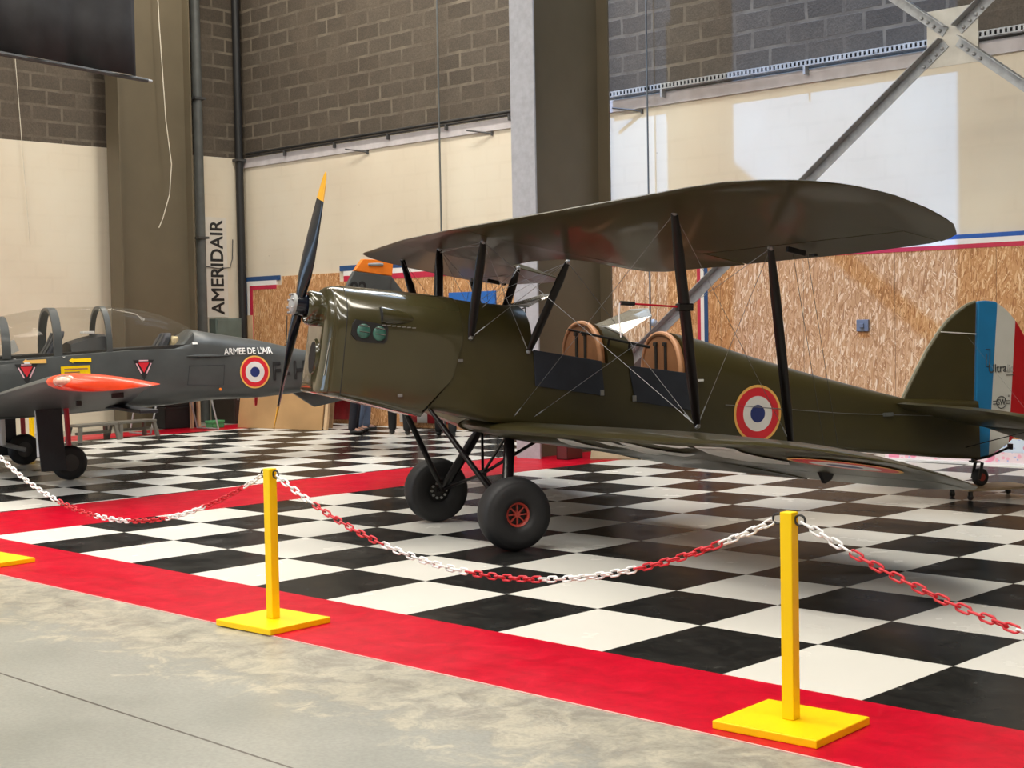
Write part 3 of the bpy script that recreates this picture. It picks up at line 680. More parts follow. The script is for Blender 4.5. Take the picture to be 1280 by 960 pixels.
# ------------------------------------------------------------------ visitors standing behind the biplane
def skinned(name, verts, edges, radii, root, mat, parent=None, sub=1):
    me = bpy.data.meshes.new(name); me.from_pydata([Vector(v) for v in verts], edges, [])
    o = bpy.data.objects.new(name, me); COL.objects.link(o)
    if parent: o.parent = parent
    md = o.modifiers.new('skin', 'SKIN'); md.use_smooth_shade = True
    for i, r in enumerate(radii):
        rr = r if isinstance(r, tuple) else (r, r)
        me.skin_vertices[0].data[i].radius = rr; me.skin_vertices[0].data[i].use_root = (i == root)
    s = o.modifiers.new('sub', 'SUBSURF'); s.levels = sub; s.render_levels = sub
    me.materials.append(mat)
    return o
def person(x, y, rz, stride, tr, top, label, H=1.75, jeans=None, turn=0.):
    k = H / 1.75
    t = empty('person', (x, y, .001), rz, label, 'person', 'visitors behind the biplane')
    J = dict(pel=(0, 0, .95), sp=(0, .0, 1.12), ch=(0, .01, 1.3), nk=(0, 0, 1.47), nk2=(.01, 0, 1.54), hd=(.015, 0, 1.62), hd2=(.01, 0, 1.70))
    V = []; E_ = []; Rr = []; ix = {}
    def add(n, p, r, par=None):
        ix[n] = len(V); V.append(tuple(c * k for c in p)); Rr.append(tuple(c * k for c in r) if isinstance(r, tuple) else r * k)
        if par: E_.append((ix[par], ix[n]))
    add('pel', J['pel'], (.14, .11)); add('sp', J['sp'], (.135, .10), 'pel'); add('ch', J['ch'], (.16, .11), 'sp'); add('nk', J['nk'], .06, 'ch'); add('nk2', J['nk2'], .055, 'nk'); add('hd', J['hd'], (.075, .088), 'nk2'); add('hd2', J['hd2'], (.07, .085), 'hd')
    feet = {}
    for s in (-1, 1):
        sx = stride * s; q = str(s)
        add('hip' + q, (0, .09 * s, .9), .085, 'pel'); add('kn' + q, (.03 + sx * .5, .1 * s, .5), .058, 'hip' + q); add('an' + q, (sx - .02, .105 * s, .09), .04, 'kn' + q); add('to' + q, (sx + .13, .12 * s, .035), .034, 'an' + q)
        feet[s] = sx
        add('sh' + q, (0, .19 * s, 1.40), .06, 'ch'); add('el' + q, (-.03, .26 * s, 1.12), .043, 'sh' + q); add('wr' + q, (.06, .27 * s, .88), .03, 'el' + q); add('pa' + q, (.09, .265 * s, .80), (.022, .034), 'wr' + q)
        for fi, (dx, ln) in enumerate(((.028, .062), (.01, .072), (-.008, .068), (-.024, .055))):
            add('f%d%s' % (fi, q), (.09 + dx, .262 * s, .765), .0095, 'pa' + q); add('g%d%s' % (fi, q), (.1 + dx, .252 * s, .765 - ln * .55), .0085, 'f%d%s' % (fi, q)); add('h%d%s' % (fi, q), (.1 + dx, .238 * s, .765 - ln), .0075, 'g%d%s' % (fi, q))
        add('t0' + q, (.12, .245 * s, .80), .0105, 'pa' + q); add('t1' + q, (.14, .235 * s, .765), .0085, 't0' + q)
    body = skinned('body', V, E_, Rr, 0, MT['skin'], t)
    # face: nose, eyes, ears, mouth as small children of the head
    b = bmesh.new(); c = Vector((.1, 0, 1.625)) * k
    vs = [c + Vector(p) * k for p in ((-.02, -.012, -.015), (-.02, .012, -.015), (-.022, 0, .035), (.018, 0, -.012))]
    q_ = [b.verts.new(v) for v in vs]; [b.faces.new([q_[i] for i in f]) for f in ((0, 1, 3), (1, 2, 3), (2, 0, 3), (0, 2, 1))]; build('nose', b, MT['skin'], t, True)
    for s in (-1, 1):
        b = bmesh.new(); bmesh.ops.create_uvsphere(b, u_segments=10, v_segments=6, radius=.011 * k, matrix=Matrix.Translation(Vector((.082, .03 * s, 1.645)) * k)); build('eye', b, MT['wround'], t, True)
        b = bmesh.new(); bmesh.ops.create_uvsphere(b, u_segments=10, v_segments=6, radius=.03 * k, matrix=Matrix.Translation(Vector((0, .078 * s, 1.63)) * k) @ Matrix.Diagonal((.6, .35, 1, 1))); build('ear', b, MT['skin'], t, True)
    b = bmesh.new(); box(b, Vector((.086, 0, 1.585)) * k, (.012 * k, .05 * k, .009 * k)); build('mouth', b, MT['leather'], t, bevel=.003)
    b = bmesh.new(); bmesh.ops.create_uvsphere(b, u_segments=20, v_segments=12, radius=.1 * k, matrix=Matrix.Translation(Vector((-.012, 0, 1.68)) * k) @ Matrix.Diagonal((1.02, .86, .9, 1)))
    bmesh.ops.bisect_plane(b, geom=b.verts[:] + b.edges[:] + b.faces[:], plane_co=Vector((.04, 0, 1.68)) * k, plane_no=(.75, 0, -.66), clear_outer=True); build('hair', b, MT['hair'], t, True)
    # clothes
    V, E_, Rr, ix = [], [], [], {}
    add('pel', (0, 0, .97), (.16, .125)); add('wa', (0, 0, 1.06), (.15, .115), 'pel')
    for s in (-1, 1):
        sx = stride * s; q = str(s)
        add('hip' + q, (0, .09 * s, .88), .1, 'pel'); add('kn' + q, (.03 + sx * .5, .1 * s, .5), .077, 'hip' + q); add('an' + q, (sx - .02, .105 * s, .1), .066, 'kn' + q); add('cu' + q, (sx - .01, .106 * s, .055), .062, 'an' + q)
    skinned('trousers', V, E_, Rr, 0, MT[jeans or tr], t)
    V, E_, Rr, ix = [], [], [], {}
    add('hem', (0, 0, .93), (.165, .135)); add('wa', (0, 0, 1.1), (.16, .125), 'hem'); add('ch', (0, .0, 1.31), (.18, .13), 'wa'); add('co', (0, 0, 1.45), .08, 'ch')
    for s in (-1, 1):
        q = str(s); add('sh' + q, (0, .19 * s, 1.40), .075, 'ch'); add('el' + q, (-.03, .26 * s, 1.12), .06, 'sh' + q); add('wr' + q, (.055, .27 * s, .9), .047, 'el' + q)
    skinned('jacket', V, E_, Rr, 0, MT[top], t)
    for s in (-1, 1):
        sx = stride * s
        skinned('shoe', [tuple(c * k for c in p) for p in ((sx - .06, .105 * s, .045), (sx + .05, .112 * s, .042), (sx + .15, .122 * s, .034))], [(0, 1), (1, 2)], [(.048, .044), (.046, .04), (.036, .032)], 0, MT['shoe'], t)
person(-12.25, 8.55, .87, .02, 'navytr', 'shirt', 'person in navy trousers standing leftmost of the group behind the propeller plane', 1.72)
person(-12.6, 9.02, .87, .06, 'denim', 'greyjk', 'person in faded blue jeans beside the navy trousers', 1.74)
person(-11.55, 8.83, 2.45, .15, 'blacktr', 'greyjk', 'person in black trousers in front of the white stripes, left of the gear struts', 1.76)
person(-10.66, 8.92, 2.35, .15, 'blacktr', 'shirt', 'person in black trousers seen between the front gear struts', 1.7)
person(-10.2, 9.43, 2.25, .16, 'navytr', 'greyjk', 'person in dark trousers nearest the pale column, behind the gear legs', 1.76)
# ------------------------------------------------------------------ the olive biplane
BP = empty('biplane', (-3.2886, 2.2666, 0), math.radians(245.6), 'olive drab biplane with roundels and a blue, white and red rudder', 'aircraft')
HW = [(-4.66, .028), (-3.7, .14), (-2.3, .275), (-1.66, .345), (-.9, .37), (.2, .365), (.9, .355), (1.2, .335)]
ZB = [(-4.67, .335), (-4.35, .36), (-2.5, .565), (-.5, .80), (-.02, .868), (.237, .945), (.726, 1.03), (1.286, 1.135)]
ZS = [(-4.66, .79), (-3.7, .83), (-2.3, 1.02), (-1.66, 1.169), (-1.14, 1.24), (-.908, 1.28), (-.36, 1.376), (.2, 1.45), (1.2, 1.56)]
ZT = [(-4.66, .85), (-3.88, .893), (-3.26, 1.045), (-2.5, 1.25), (-1.92, 1.43), (-1.66, 1.49), (-1.19, 1.50), (-.96, 1.585), (-.36, 1.715), (-.03, 1.744), (.225, 1.782), (.66, 1.833), (1.03, 1.864), (1.22, 1.868)]
KS = [(-4.6, -.03), (-.4, 0), (.2, .035), (1.05, .12), (1.25, .14)]
def sx_(s, z): return s - interp(s, KS) * (z - 1.35)
def section(s, part='full', off=0., sc=1., rb=.045, p=.85, zmid=1.5, srear=None):
    hw, zb, zs, zt = (interp(s, t) for t in (HW, ZB, ZS, ZT))
    hw += off; zb -= off; zt += off
    rb = min(rb, hw * .8)
    low = []
    for i in range(7):
        a = PI / 2 * i / 6; low.append((hw - rb + rb * math.sin(a), zb + rb - rb * math.cos(a)))
    low.append((hw, (zb + zs) / 2)); low.append((hw, zs))
    top = []
    for i in range(1, 11):
        a = PI / 2 * i / 11; top.append((hw * math.cos(a) ** p, zs + (zt - zs) * math.sin(a) ** p))
    if part == 'full': half = low + top; pts = [(0, zb)] + half + [(0, zt)] + [(-y, z) for y, z in reversed(half)]
    elif part == 'top': half = [(hw, zs)] + top; pts = half + [(0, zt)] + [(-y, z) for y, z in reversed(half)]
    elif part == 'u': pts = list(reversed(low)) + [(0, zb)] + [(-y, z) for y, z in low]; pts = [(y, z) for y, z in pts]
    if sc != 1: pts = [(y * sc, zmid + (z - zmid) * sc) for y, z in pts]
    ss = (lambda z: s) if srear is None else srear
    return [Vector((sx_(ss(z), z), y, z)) for y, z in pts]
bm = bmesh.new()
vloft(bm, [section(s) for s in (-.36, -.2, -.03, .12, .3, .6, .9, 1.15)])                    # front, mostly under the cowling
vloft(bm, [section(s) for s in (-4.64, -4.3, -3.88, -3.5, -3.1, -2.7, -2.3, -1.92, -1.66)])  # rear
vloft(bm, [section(s, 'top') for s in (-1.19, -1.08, -.97)])                                 # deck between the cockpits
ss = [-1.66, -1.4, -1.19, -.97, -.7, -.36]
rings = []
for s in ss:
    o_ = section(s, 'u'); hw = interp(s, HW); zb = interp(s, ZB)
    i_ = [Vector((v.x, v.y * (hw - .03) / hw, max(v.z, zb + .14))) for v in o_]
    rings.append(o_ + i_[::-1])
vloft(bm, rings, cap=False)
fus = build('fuselage', bm, MT['olive_fab'], BP, True, angle=40)
bm = bmesh.new()
for a, b in ((-1.655, -1.195), (-.965, -.37)):
    box2(bm, (a, -.32, .86 + .06 * a + .1), (b, .32, .9 + .06 * a + .1))
build('cockpit_floor', bm, MT['dark'], BP)
# cowling, with the slanting lower rear edge
def srear(z): return .185 + (max(0, min(1, (1.262 - z) / .285)) * .29)
rings = []
for i in range(12):
    t = i / 11; s1 = .19 + (1.11 - .19) * t
    f = (lambda z, t=t: srear(z) + (1.11 - srear(z)) * t)
    rings.append(section(s1, off=.008, srear=f))
for s, fy, dt, db_ in ((1.14, .965, .006, 0), (1.165, .90, .016, .002), (1.182, .81, .032, .006), (1.195, .70, .055, .012), (1.198, .60, .085, .022), (1.20, .45, .14, .06), (1.198, .2, .26, .15)):
    zt = interp(s, ZT); zb = interp(s, ZB); R_ = section(s, off=.008)
    for v in R_:
        z = v.z; t = (z - zb) / (zt - zb); z2 = z - dt * max(0, t - .5) * 2 + db_ * max(0, .5 - t) * 2
        v.y *= fy; v.z = z2; v.x = sx_(s, z2) + .015 * max(0, (.16 - t) / .16) * min(1, max(0, (s - 1.13) / .06))
    rings.append(R_)
bm = bmesh.new(); vloft(bm, rings)
cow = build('cowling', bm, MT['olive'], BP, True, angle=50)
bm = bmesh.new()
r1 = [v for v in section(1.06, off=.0085)]
tube(bm, r1, .003, 5, closed=True); build('panel_seam', bm, MT['dark'], cow)
# front intake slots, window with green covers, scoop, latch
def face_x(z): return sx_(1.20, z)
bm = bmesh.new(); n_ = 28; rg = []
for r, dx in ((1.08, .0), (1.0, .014), (.9, .014), (.88, -.03), (.02, -.035)):
    rg.append([Vector((face_x(1.365 + .125 * r * math.sin(a)) + dx, .055 + .10 * r * math.cos(a), 1.365 + .125 * r * math.sin(a))) for a in [2 * PI * k / n_ for k in range(n_)]])
vloft(bm, rg[:4], cap=False); it = build('intake_lip', bm, MT['olive'], cow, True)
bm = bmesh.new(); vloft(bm, [[v + Vector((.003, 0, 0)) for v in rg[2]], rg[2]]); build('intake_mouth', bm, MT['blackm'], it)
bm = bmesh.new(); lathe(bm, [(.12, -.15), (.125, -.09), (.125, -.055), (.12, -.035), (.108, -.024), (.097, -.03), (.085, -.06)], (1.262, 0, 1.726), (math.cos(math.radians(8)), 0, math.sin(math.radians(8))), 28); build('nose_ring', bm, MT['olive'], cow, True)
bm = bmesh.new(); lathe(bm, [(0, -.10), (.088, -.10), (.088, -.055), (0, -.055)], (1.262, 0, 1.726), (math.cos(math.radians(8)), 0, math.sin(math.radians(8))), 28); build('shaft_gap', bm, MT['blackm'], cow)
bm = bmesh.new(); tube(bm, [(1.14, .318, 1.50), (1.165, .310, 1.38), (1.19, .305, 1.24)], .004); build('nose_bead', bm, MT['chrome'], cow, True)
def side_poly(pts, y0, th, m, name, parent, sgn=1, bev=0.):
    bm = bmesh.new(); extrude_poly(bm, [Vector((x, sgn * y0, z)) for x, z in pts], (0, sgn * th, 0)); return build(name, bm, m, parent, bevel=bev)
ew = side_poly([(.97, 1.628), (.75, 1.585), (.735, 1.56), (.745, 1.48), (.77, 1.455), (.88, 1.462), (.97, 1.485), (1.005, 1.525), (.99, 1.60)], .352, .02, MT['blackm'], 'exhaust_window', cow)
for cx, cz in ((.915, 1.545), (.80, 1.525)):
    bm = bmesh.new(); bmesh.ops.create_uvsphere(bm, u_segments=20, v_segments=12, radius=1, matrix=Matrix.Translation((cx, .372, cz)) @ Matrix.Rotation(math.radians(12), 4, 'Y') @ Matrix.Diagonal((.05, .02, .052, 1)))
    st = build('exhaust_cover', bm, MT['green'], ew, True)
    for dz in (.03, -.012):
        bm = bmesh.new(); tube(bm, [(cx - .035, .388, cz + dz), (cx + .035, .388, cz + dz + .012)], .005); build('rib', bm, MT['chrome'], st, True)
bm = bmesh.new()
rings = []
for t in [i / 10 for i in range(11)]:
    x = .775 - .25 * t; r = .07 * math.cos(t * PI / 2 * .98) ** .5 + .003; zc = 1.652 - .035 * t
    rings.append([Vector((x, .33 + r * .75 * math.sin(a), zc + r * math.cos(a) * .9)) for a in [2 * PI * k / 16 for k in range(16)]])
vloft(bm, rings); sc_ = build('air_scoop', bm, MT['olive'], cow, True)
bm = bmesh.new(); lathe(bm, [(0, 0), (.06, 0), (.06, .006), (0, .006)], (.776, .335, 1.652), (1, 0, 0), 16); build('scoop_mouth', bm, MT['blackm'], sc_)
bm = bmesh.new()
for k in range(7): box(bm, (.77 - .037 * k, .378, 1.585 - .004 * k), (.026, .008, .007))
build('scoop_hinge', bm, MT['steel'], sc_)
for x, y, z in ((.66, .372, 1.085), (.2, .37, 1.32)):
    bm = bmesh.new(); box(bm, (x, y, z), (.035, .012, .022)); build('latch', bm, MT['steel'], cow, bevel=.003)
# propeller
HUB = Vector((1.255, 0, 1.738)); th = math.radians(8)
ax = Vector((math.cos(th), 0, math.sin(th))); bd = Vector((-.257, .724, 1.832)); bd = (bd - ax * bd.dot(ax)).normalized(); cd = ax.cross(bd)
PR = empty('propeller', (0, 0, 0)); PR.parent = BP
Rp = .985
def blade(sgn):
    rings = []; rt = []
    d = bd * sgn; c = cd * sgn
    for r, ch, tk, be in ((.05, .09, .075, 60), (.12, .11, .07, 52), (.22, .15, .05, 42), (.35, .175, .036, 33), (.5, .175, .028, 26), (.65, .158, .022, 21), (.77, .135, .018, 18), (.785, .132, .018, 18), (.87, .105, .014, 16), (.93, .078, .011, 15), (.965, .05, .008, 14), (.985, .02, .004, 14)):
        b = math.radians(be); ch *= .74; cc = c * math.cos(b) + ax * math.sin(b); tt = ax * math.cos(b) - c * math.sin(b)
        rings.append([HUB + ax * .03 + d * r + cc * math.cos(a) * ch / 2 + tt * math.sin(a) * tk / 2 for a in [2 * PI * k / 20 for k in range(20)]]); rt.append(r)
    b1 = bmesh.new(); vloft(b1, rings[:8]); o = build('blade', b1, MT['navyprop'], PR, True, angle=60)
    b2 = bmesh.new(); vloft(b2, rings[7:]); build('yellow_tip', b2, MT['yellowtip'], o, True, angle=60)['label'] = 'yellow painted blade tip'
blade(1); blade(-1)
bm = bmesh.new(); lathe(bm, [(0, -.03), (.075, -.03), (.08, .0), (.08, .06), (0, .06)], HUB, ax, 24); build('boss', bm, MT['navyprop'], PR, True)
bm = bmesh.new(); lathe(bm, [(0, .06), (.078, .06), (.078, .08), (.06, .088), (.03, .1), (0, .1)], HUB, ax, 24); hp = build('hub_plate', bm, MT['galv'], PR, True)
for k in range(8):
    a = 2 * PI * k / 8; p = HUB + ax * .088 + (bd * math.cos(a) + cd * math.sin(a)) * .07
    bm = bmesh.new(); lathe(bm, [(0, 0), (.009, 0), (.009, .014), (0, .014)], p, ax, 6); build('hub_bolt', bm, MT['steel'], hp)
# cockpits
def fside(x): return interp(x, HW)
for s in (1, -1):
    for c in ([(-.361, 1.386), (-.908, 1.29), (-.931, 1.028), (-.376, 1.12)], [(-1.14, 1.25), (-1.642, 1.18), (-1.679, .891), (-1.189, .976)]):
        bm = bmesh.new(); n = 8; rings = []
        for i in range(n + 1):
            t = i / n
            a = [c[0][0] + (c[1][0] - c[0][0]) * t, c[0][1] + (c[1][1] - c[0][1]) * t]; b = [c[3][0] + (c[2][0] - c[3][0]) * t, c[3][1] + (c[2][1] - c[3][1]) * t]
            rings.append([Vector((a[0], s * (fside(a[0]) + .002), a[1])), Vector((b[0], s * (fside(b[0]) + .002), b[1])), Vector((b[0], s * (fside(b[0]) + .016), b[1])), Vector((a[0], s * (fside(a[0]) + .016), a[1]))])
        vloft(bm, rings); d = build('cockpit_door', bm, MT['navy'], BP, bevel=.003)
        q = c[2] if c[0][0] > -1 else c[3]
        bm = bmesh.new(); box(bm, (q[0] + (.025 if c[0][0] > -1 else .012), s * (fside(q[0]) + .022), q[1] + .025), (.03, .014, .045)); build('door_latch', bm, MT['steel'], d, bevel=.003)
def seat(s0):
    t = empty('seat', (0, 0, 0)); t.parent = BP
    a = section(s0, 'top'); zb = interp(s0, ZS) - .32
    pts = [Vector((s0 + .005, v.y * .93, v.z - .008)) for v in a]
    pts = [Vector((s0 + .005, pts[0].y * .9, zb))] + pts + [Vector((s0 + .005, pts[-1].y * .9, zb))]
    bm = bmesh.new(); extrude_poly(bm, pts, (.05, 0, 0)); build('backrest', bm, MT['leather'], t, True, bevel=.015)
    bm = bmesh.new(); tube(bm, [p + Vector((.045, 0, 0)) for p in pts], .02, 8); build('piping', bm, MT['leathertrim'], t, True)
    bm = bmesh.new(); box(bm, (s0 + .2, 0, zb + .02), (.36, .5, .09)); build('cushion', bm, MT['leather'], t, bevel=.03)
    zt = interp(s0, ZT)
    for y in (.09, -.07):
        bm = bmesh.new(); box2(bm, (s0 + .056, y - .018, zb + .05), (s0 + .064, y + .018, zt - .075)); st = build('harness_strap', bm, MT['blackm'], t)
        bm = bmesh.new(); box(bm, (s0 + .068, y, zt - .09), (.016, .05, .03)); build('strap_anchor', bm, MT['blackm'], st, bevel=.004)
seat(-.968); seat(-1.655)
# windscreens
def screen(name, quads, fr):
    t = empty(name, (0, 0, 0)); t.parent = BP
    bm = bmesh.new()
    for q in quads:
        bm.faces.new([bm.verts.new(p) for p in q])
    o = build('perspex', bm, MT['screen'], t); s = o.modifiers.new('t', 'SOLIDIFY'); s.thickness = .005
    for f in fr:
        bm = bmesh.new(); tube(bm, f, .008, 6); build('screen_frame', bm, MT['galv'], t, True)
A = lambda y, x, z: Vector((x, y, z))
def shield(x0, z0, x1, z1, w0, w1, dz):
    q = [[A(-w1, x0, z0), A(w1, x0, z0), A(w1, x1, z1), A(-w1, x1, z1)]]
    for s in (1, -1): q.append([A(s * w1, x0, z0), A(s * w0, x0 - .10, z0 - dz), A(s * w0, x1 + .02, z1 - dz * .95), A(s * w1, x1, z1)])
    fr = [[A(-w0, x1 + .02, z1 - dz * .95), A(-w1, x1, z1), A(w1, x1, z1), A(w0, x1 + .02, z1 - dz * .95)], [A(-w0, x0 - .1, z0 - dz), A(-w1, x0, z0), A(w1, x0, z0), A(w0, x0 - .1, z0 - dz)]]
    return q, fr
screen('windscreen', *shield(-.33, 1.715, -.64, 1.795, .15, .11, .008))
screen('windscreen', *shield(-1.06, 1.545, -1.42, 1.675, .24, .14, .06))
bm = bmesh.new(); tube(bm, [(-.646, .37, 1.529), (-1.317, .37, 1.384)], [.008, .011], 8); br_ = build('black_rod', bm, MT['blackm'], BP, True)
for x, z in ((-.98, 1.455), (-1.15, 1.42)):
    bm = bmesh.new(); tube(bm, [(x, .37, z), (x - .01, .325, z - .07)], .009, 8); build('rod_clip', bm, MT['blackm'], br_, True)
bm = bmesh.new(); box(bm, (-1.76, .35, 1.12), (.05, .014, .016)); build('grab_tab', bm, MT['white'], BP)
# fuselage roundel
def rings_decal(name, parent, fn, radii, mats, n=48):
    bm = bmesh.new(); prev = None
    for i, r in enumerate(radii):
        cur = [bm.verts.new(fn(r * math.cos(2 * PI * k / n), r * math.sin(2 * PI * k / n), i)) for k in range(n)]
        if prev:
            for k in range(n):
                f = bm.faces.new([prev[k], prev[(k + 1) % n], cur[(k + 1) % n], cur[k]]); f.material_index = min((i - 1) // 2, len(mats) - 1)
        prev = cur
    f = bm.faces.new(prev); f.material_index = len(mats) - 1
    o = build(name, bm, mats, parent); return o
RM = [MT['yround'], MT['rround'], MT['wround'], MT['bround']]
for s in (1, -1):
    rings_decal('roundel', fus, lambda a, b, i, s=s: Vector((-2.305 + a, s * (interp(-2.305 + a, HW) + .005 + .0004 * i), .838 + b)), [.228, .207, .2069, .14, .1399, .07, .0699, .03], RM)
# fin, rudder
finp = [(-3.80, .86), (-3.885, .893), (-4.026, 1.126), (-4.14, 1.30), (-4.26, 1.448), (-4.35, 1.54), (-4.444, 1.610), (-4.55, 1.672), (-4.645, 1.702), (-4.605, .55), (-4.605, .36), (-4.5, .36), (-4.5, .80)]
bm = bmesh.new(); extrude_poly(bm, [Vector((x, -.022, z)) for x, z in finp], (0, .044, 0)); fin = build('fin', bm, MT['olive_fab'], BP, bevel=.012)
bm = bmesh.new(); tube(bm, [(x, 0, z) for x, z in finp[1:9]], .014, 6); build('fin_edge', bm, sm('fin_edge_fabric', (.2, .19, .13), .4), fin, True)
bm = bmesh.new(); box(bm, (-4.45, .025, 1.437), (.37, .006, .009), Euler((0, math.radians(-4), 0)).to_matrix()); build('fin_strake', bm, MT['wround'], fin)
rud = [(-4.665, 1.706), (-4.75, 1.712), (-4.852, 1.702), (-4.95, 1.645), (-5.02, 1.585), (-5.085, 1.517), (-5.2, 1.345), (-5.28, 1.14), (-5.31, .93), (-5.27, .74), (-5.14, .58), (-4.975, .455), (-4.8, .37), (-4.62, .345)]
bm = bmesh.new(); extrude_poly(bm, [Vector((x, -.018, z)) for x, z in rud], (0, .036, 0)); rdr = build('rudder', bm, MT['rudder'], BP, bevel=.01)
Ml = lambda x, z, y: basis((x, y, z), (-1, 0, -.06), (0, 0, 1))
tx = text_mesh('Ultra', .105, MT['darkgrey'], 'sponsor_lettering', rdr, basis((-4.865, .0215, 1.12), (-1, 0, .03), (0, 0, 1)), xs=.9)
tx = text_mesh('lic', .10, sm('pale_grey_ink', (.42, .42, .41), .5), 'sponsor_lettering', rdr, basis((-5.0, .0215, 1.117), (-1, 0, .03), (0, 0, 1)), xs=.75)
bm = bmesh.new(); box(bm, (-5.0, .021, 1.06), (.09, .003, .006)); build('sponsor_underline', bm, MT['darkgrey'], rdr)
text_mesh('SW', .075, MT['darkgrey'], 'emblem_letters', rdr, basis((-4.905, .0215, .825), (-1, 0, 0), (0, 0, 1)), xs=.8)
bm = bmesh.new(); tube(bm, [(-4.905 + .052 * math.cos(a), .021, .825 + .052 * math.sin(a)) for a in [2 * PI * k / 32 for k in range(32)]], .004, 5, closed=True)
for s in (-1, 1):
    for dz in (.012, -.012): box(bm, (-4.905 + s * .072, .021, .825 + dz), (.035, .003, .006))
tube(bm, [(-4.985 + .007 * math.cos(a), .021, .878 + .007 * math.sin(a)) for a in [2 * PI * k / 10 for k in range(10)]], .002, 4, closed=True)
build('emblem_ring', bm, MT['darkgrey'], rdr)
# paperclip outline on the blue stripe
bm = bmesh.new(); tube(bm, [(-4.74, .021, 1.29), (-4.785, .021, 1.29), (-4.775, .021, 1.14), (-4.745, .021, 1.14), (-4.75, .021, 1.25)], .003, 4); build('clip_mark', bm, MT['darkgrey'], rdr)
# tailplane
def tz(x): return .862 - .235 * (-3.72 - x) - (.20 * (-4.57 - x) if x < -4.57 else 0)
def plank(fx0, fx1, ys, th0, th1):
    bm = bmesh.new(); rings = []
    for y in ys:
        a, b = fx0(y), fx1(y); rings.append([Vector((a, y, tz(a))), Vector((a + (b - a) * .12, y, tz(a + (b - a) * .12) + th0)), Vector((b, y, tz(b) + th1)), Vector((b, y, tz(b) - th1)), Vector((a + (b - a) * .12, y, tz(a + (b - a) * .12) - th0))])
    vloft(bm, rings); return bm
def le(y): y = abs(y); return interp(y, [(0, -3.72), (.9, -3.75), (1.15, -3.82), (1.3, -3.95), (1.38, -4.1), (1.42, -4.3), (1.43, -4.5)])
def te(y): y = abs(y); return interp(y, [(.1, -4.62), (.4, -5.05), (.55, -5.1), (1.0, -5.1), (1.25, -4.98), (1.37, -4.82), (1.43, -4.6)])
ys = [-1.425, -1.38, -1.3, -1.15, -.9, -.45, 0, .45, .9, 1.15, 1.3, 1.38, 1.425]
stab = build('tailplane', plank(le, lambda y: -4.56, ys, .03, .022), MT['olive_fab'], BP, True, angle=30)
for s in (1, -1):
    ye = [s * v for v in (.11, .25, .4, .55, .9, 1.15, 1.3, 1.38, 1.425)]
    build('elevator', plank(lambda y: -4.575, lambda y: min(te(y), -4.6), ye, .022, .006), MT['olive_fab'], BP, True, angle=30)
    bm = bmesh.new(); tube(bm, [(-4.5, s * .04, .45), (-4.5, s * .95, .67)], .004, 8); build('tail_strut', bm, MT['black'], BP, True)
    bm = bmesh.new(); tube(bm, [(-4.55, 0, 1.42), (-4.5, s * .95, .68)], .001, 4); build('tail_wire', bm, MT['darkgrey'], BP)
    bm = bmesh.new(); tube(bm, [(-2.0, s * .31, .92), (-3.2, s * .2, .80), (-4.45, s * .055, .72)], .003, 4); cb_ = build('rudder_cable', bm, MT['steel'], BP)
    bm = bmesh.new(); box(bm, (-3.62, s * .165, .775), (.09, .02, .03)); build('cable_guide', bm, MT['pipe'], cb_)
# tailwheel
TW = empty('tailwheel', (0, 0, 0)); TW.parent = BP
bm = bmesh.new(); lathe(bm, [(.03, -.028), (.06, -.034), (.075, -.02), (.079, 0), (.075, .02), (.06, .034), (.03, .028)], (-4.69, 0, .182), (0, 1, 0), 28); tw = build('tyre', bm, MT['rubber'], TW, True)
bm = bmesh.new(); lathe(bm, [(0, -.03), (.034, -.03), (.034, .03), (0, .03)], (-4.69, 0, .182), (0, 1, 0), 16); build('hub', bm, MT['redhub'], TW, True)
bm = bmesh.new()
for s in (-1, 1): box(bm, (-4.66, s * .045, .24), (.03, .008, .15), Euler((0, math.radians(-14), 0)).to_matrix())
box(bm, (-4.635, 0, .318), (.05, .1, .014)); tube(bm, [(-4.62, 0, .31), (-4.60, 0, .62)], .018, 8); build('fork', bm, MT['black'], TW)
bm = bmesh.new(); tube(bm, [(-4.6, .0, .33), (-4.78, .02, .36), (-4.98, .03, .43)], .011, 6); box(bm, (-4.99, .03, .435), (.02, .05, .05)); build('steering_arm', bm, MT['black'], TW)
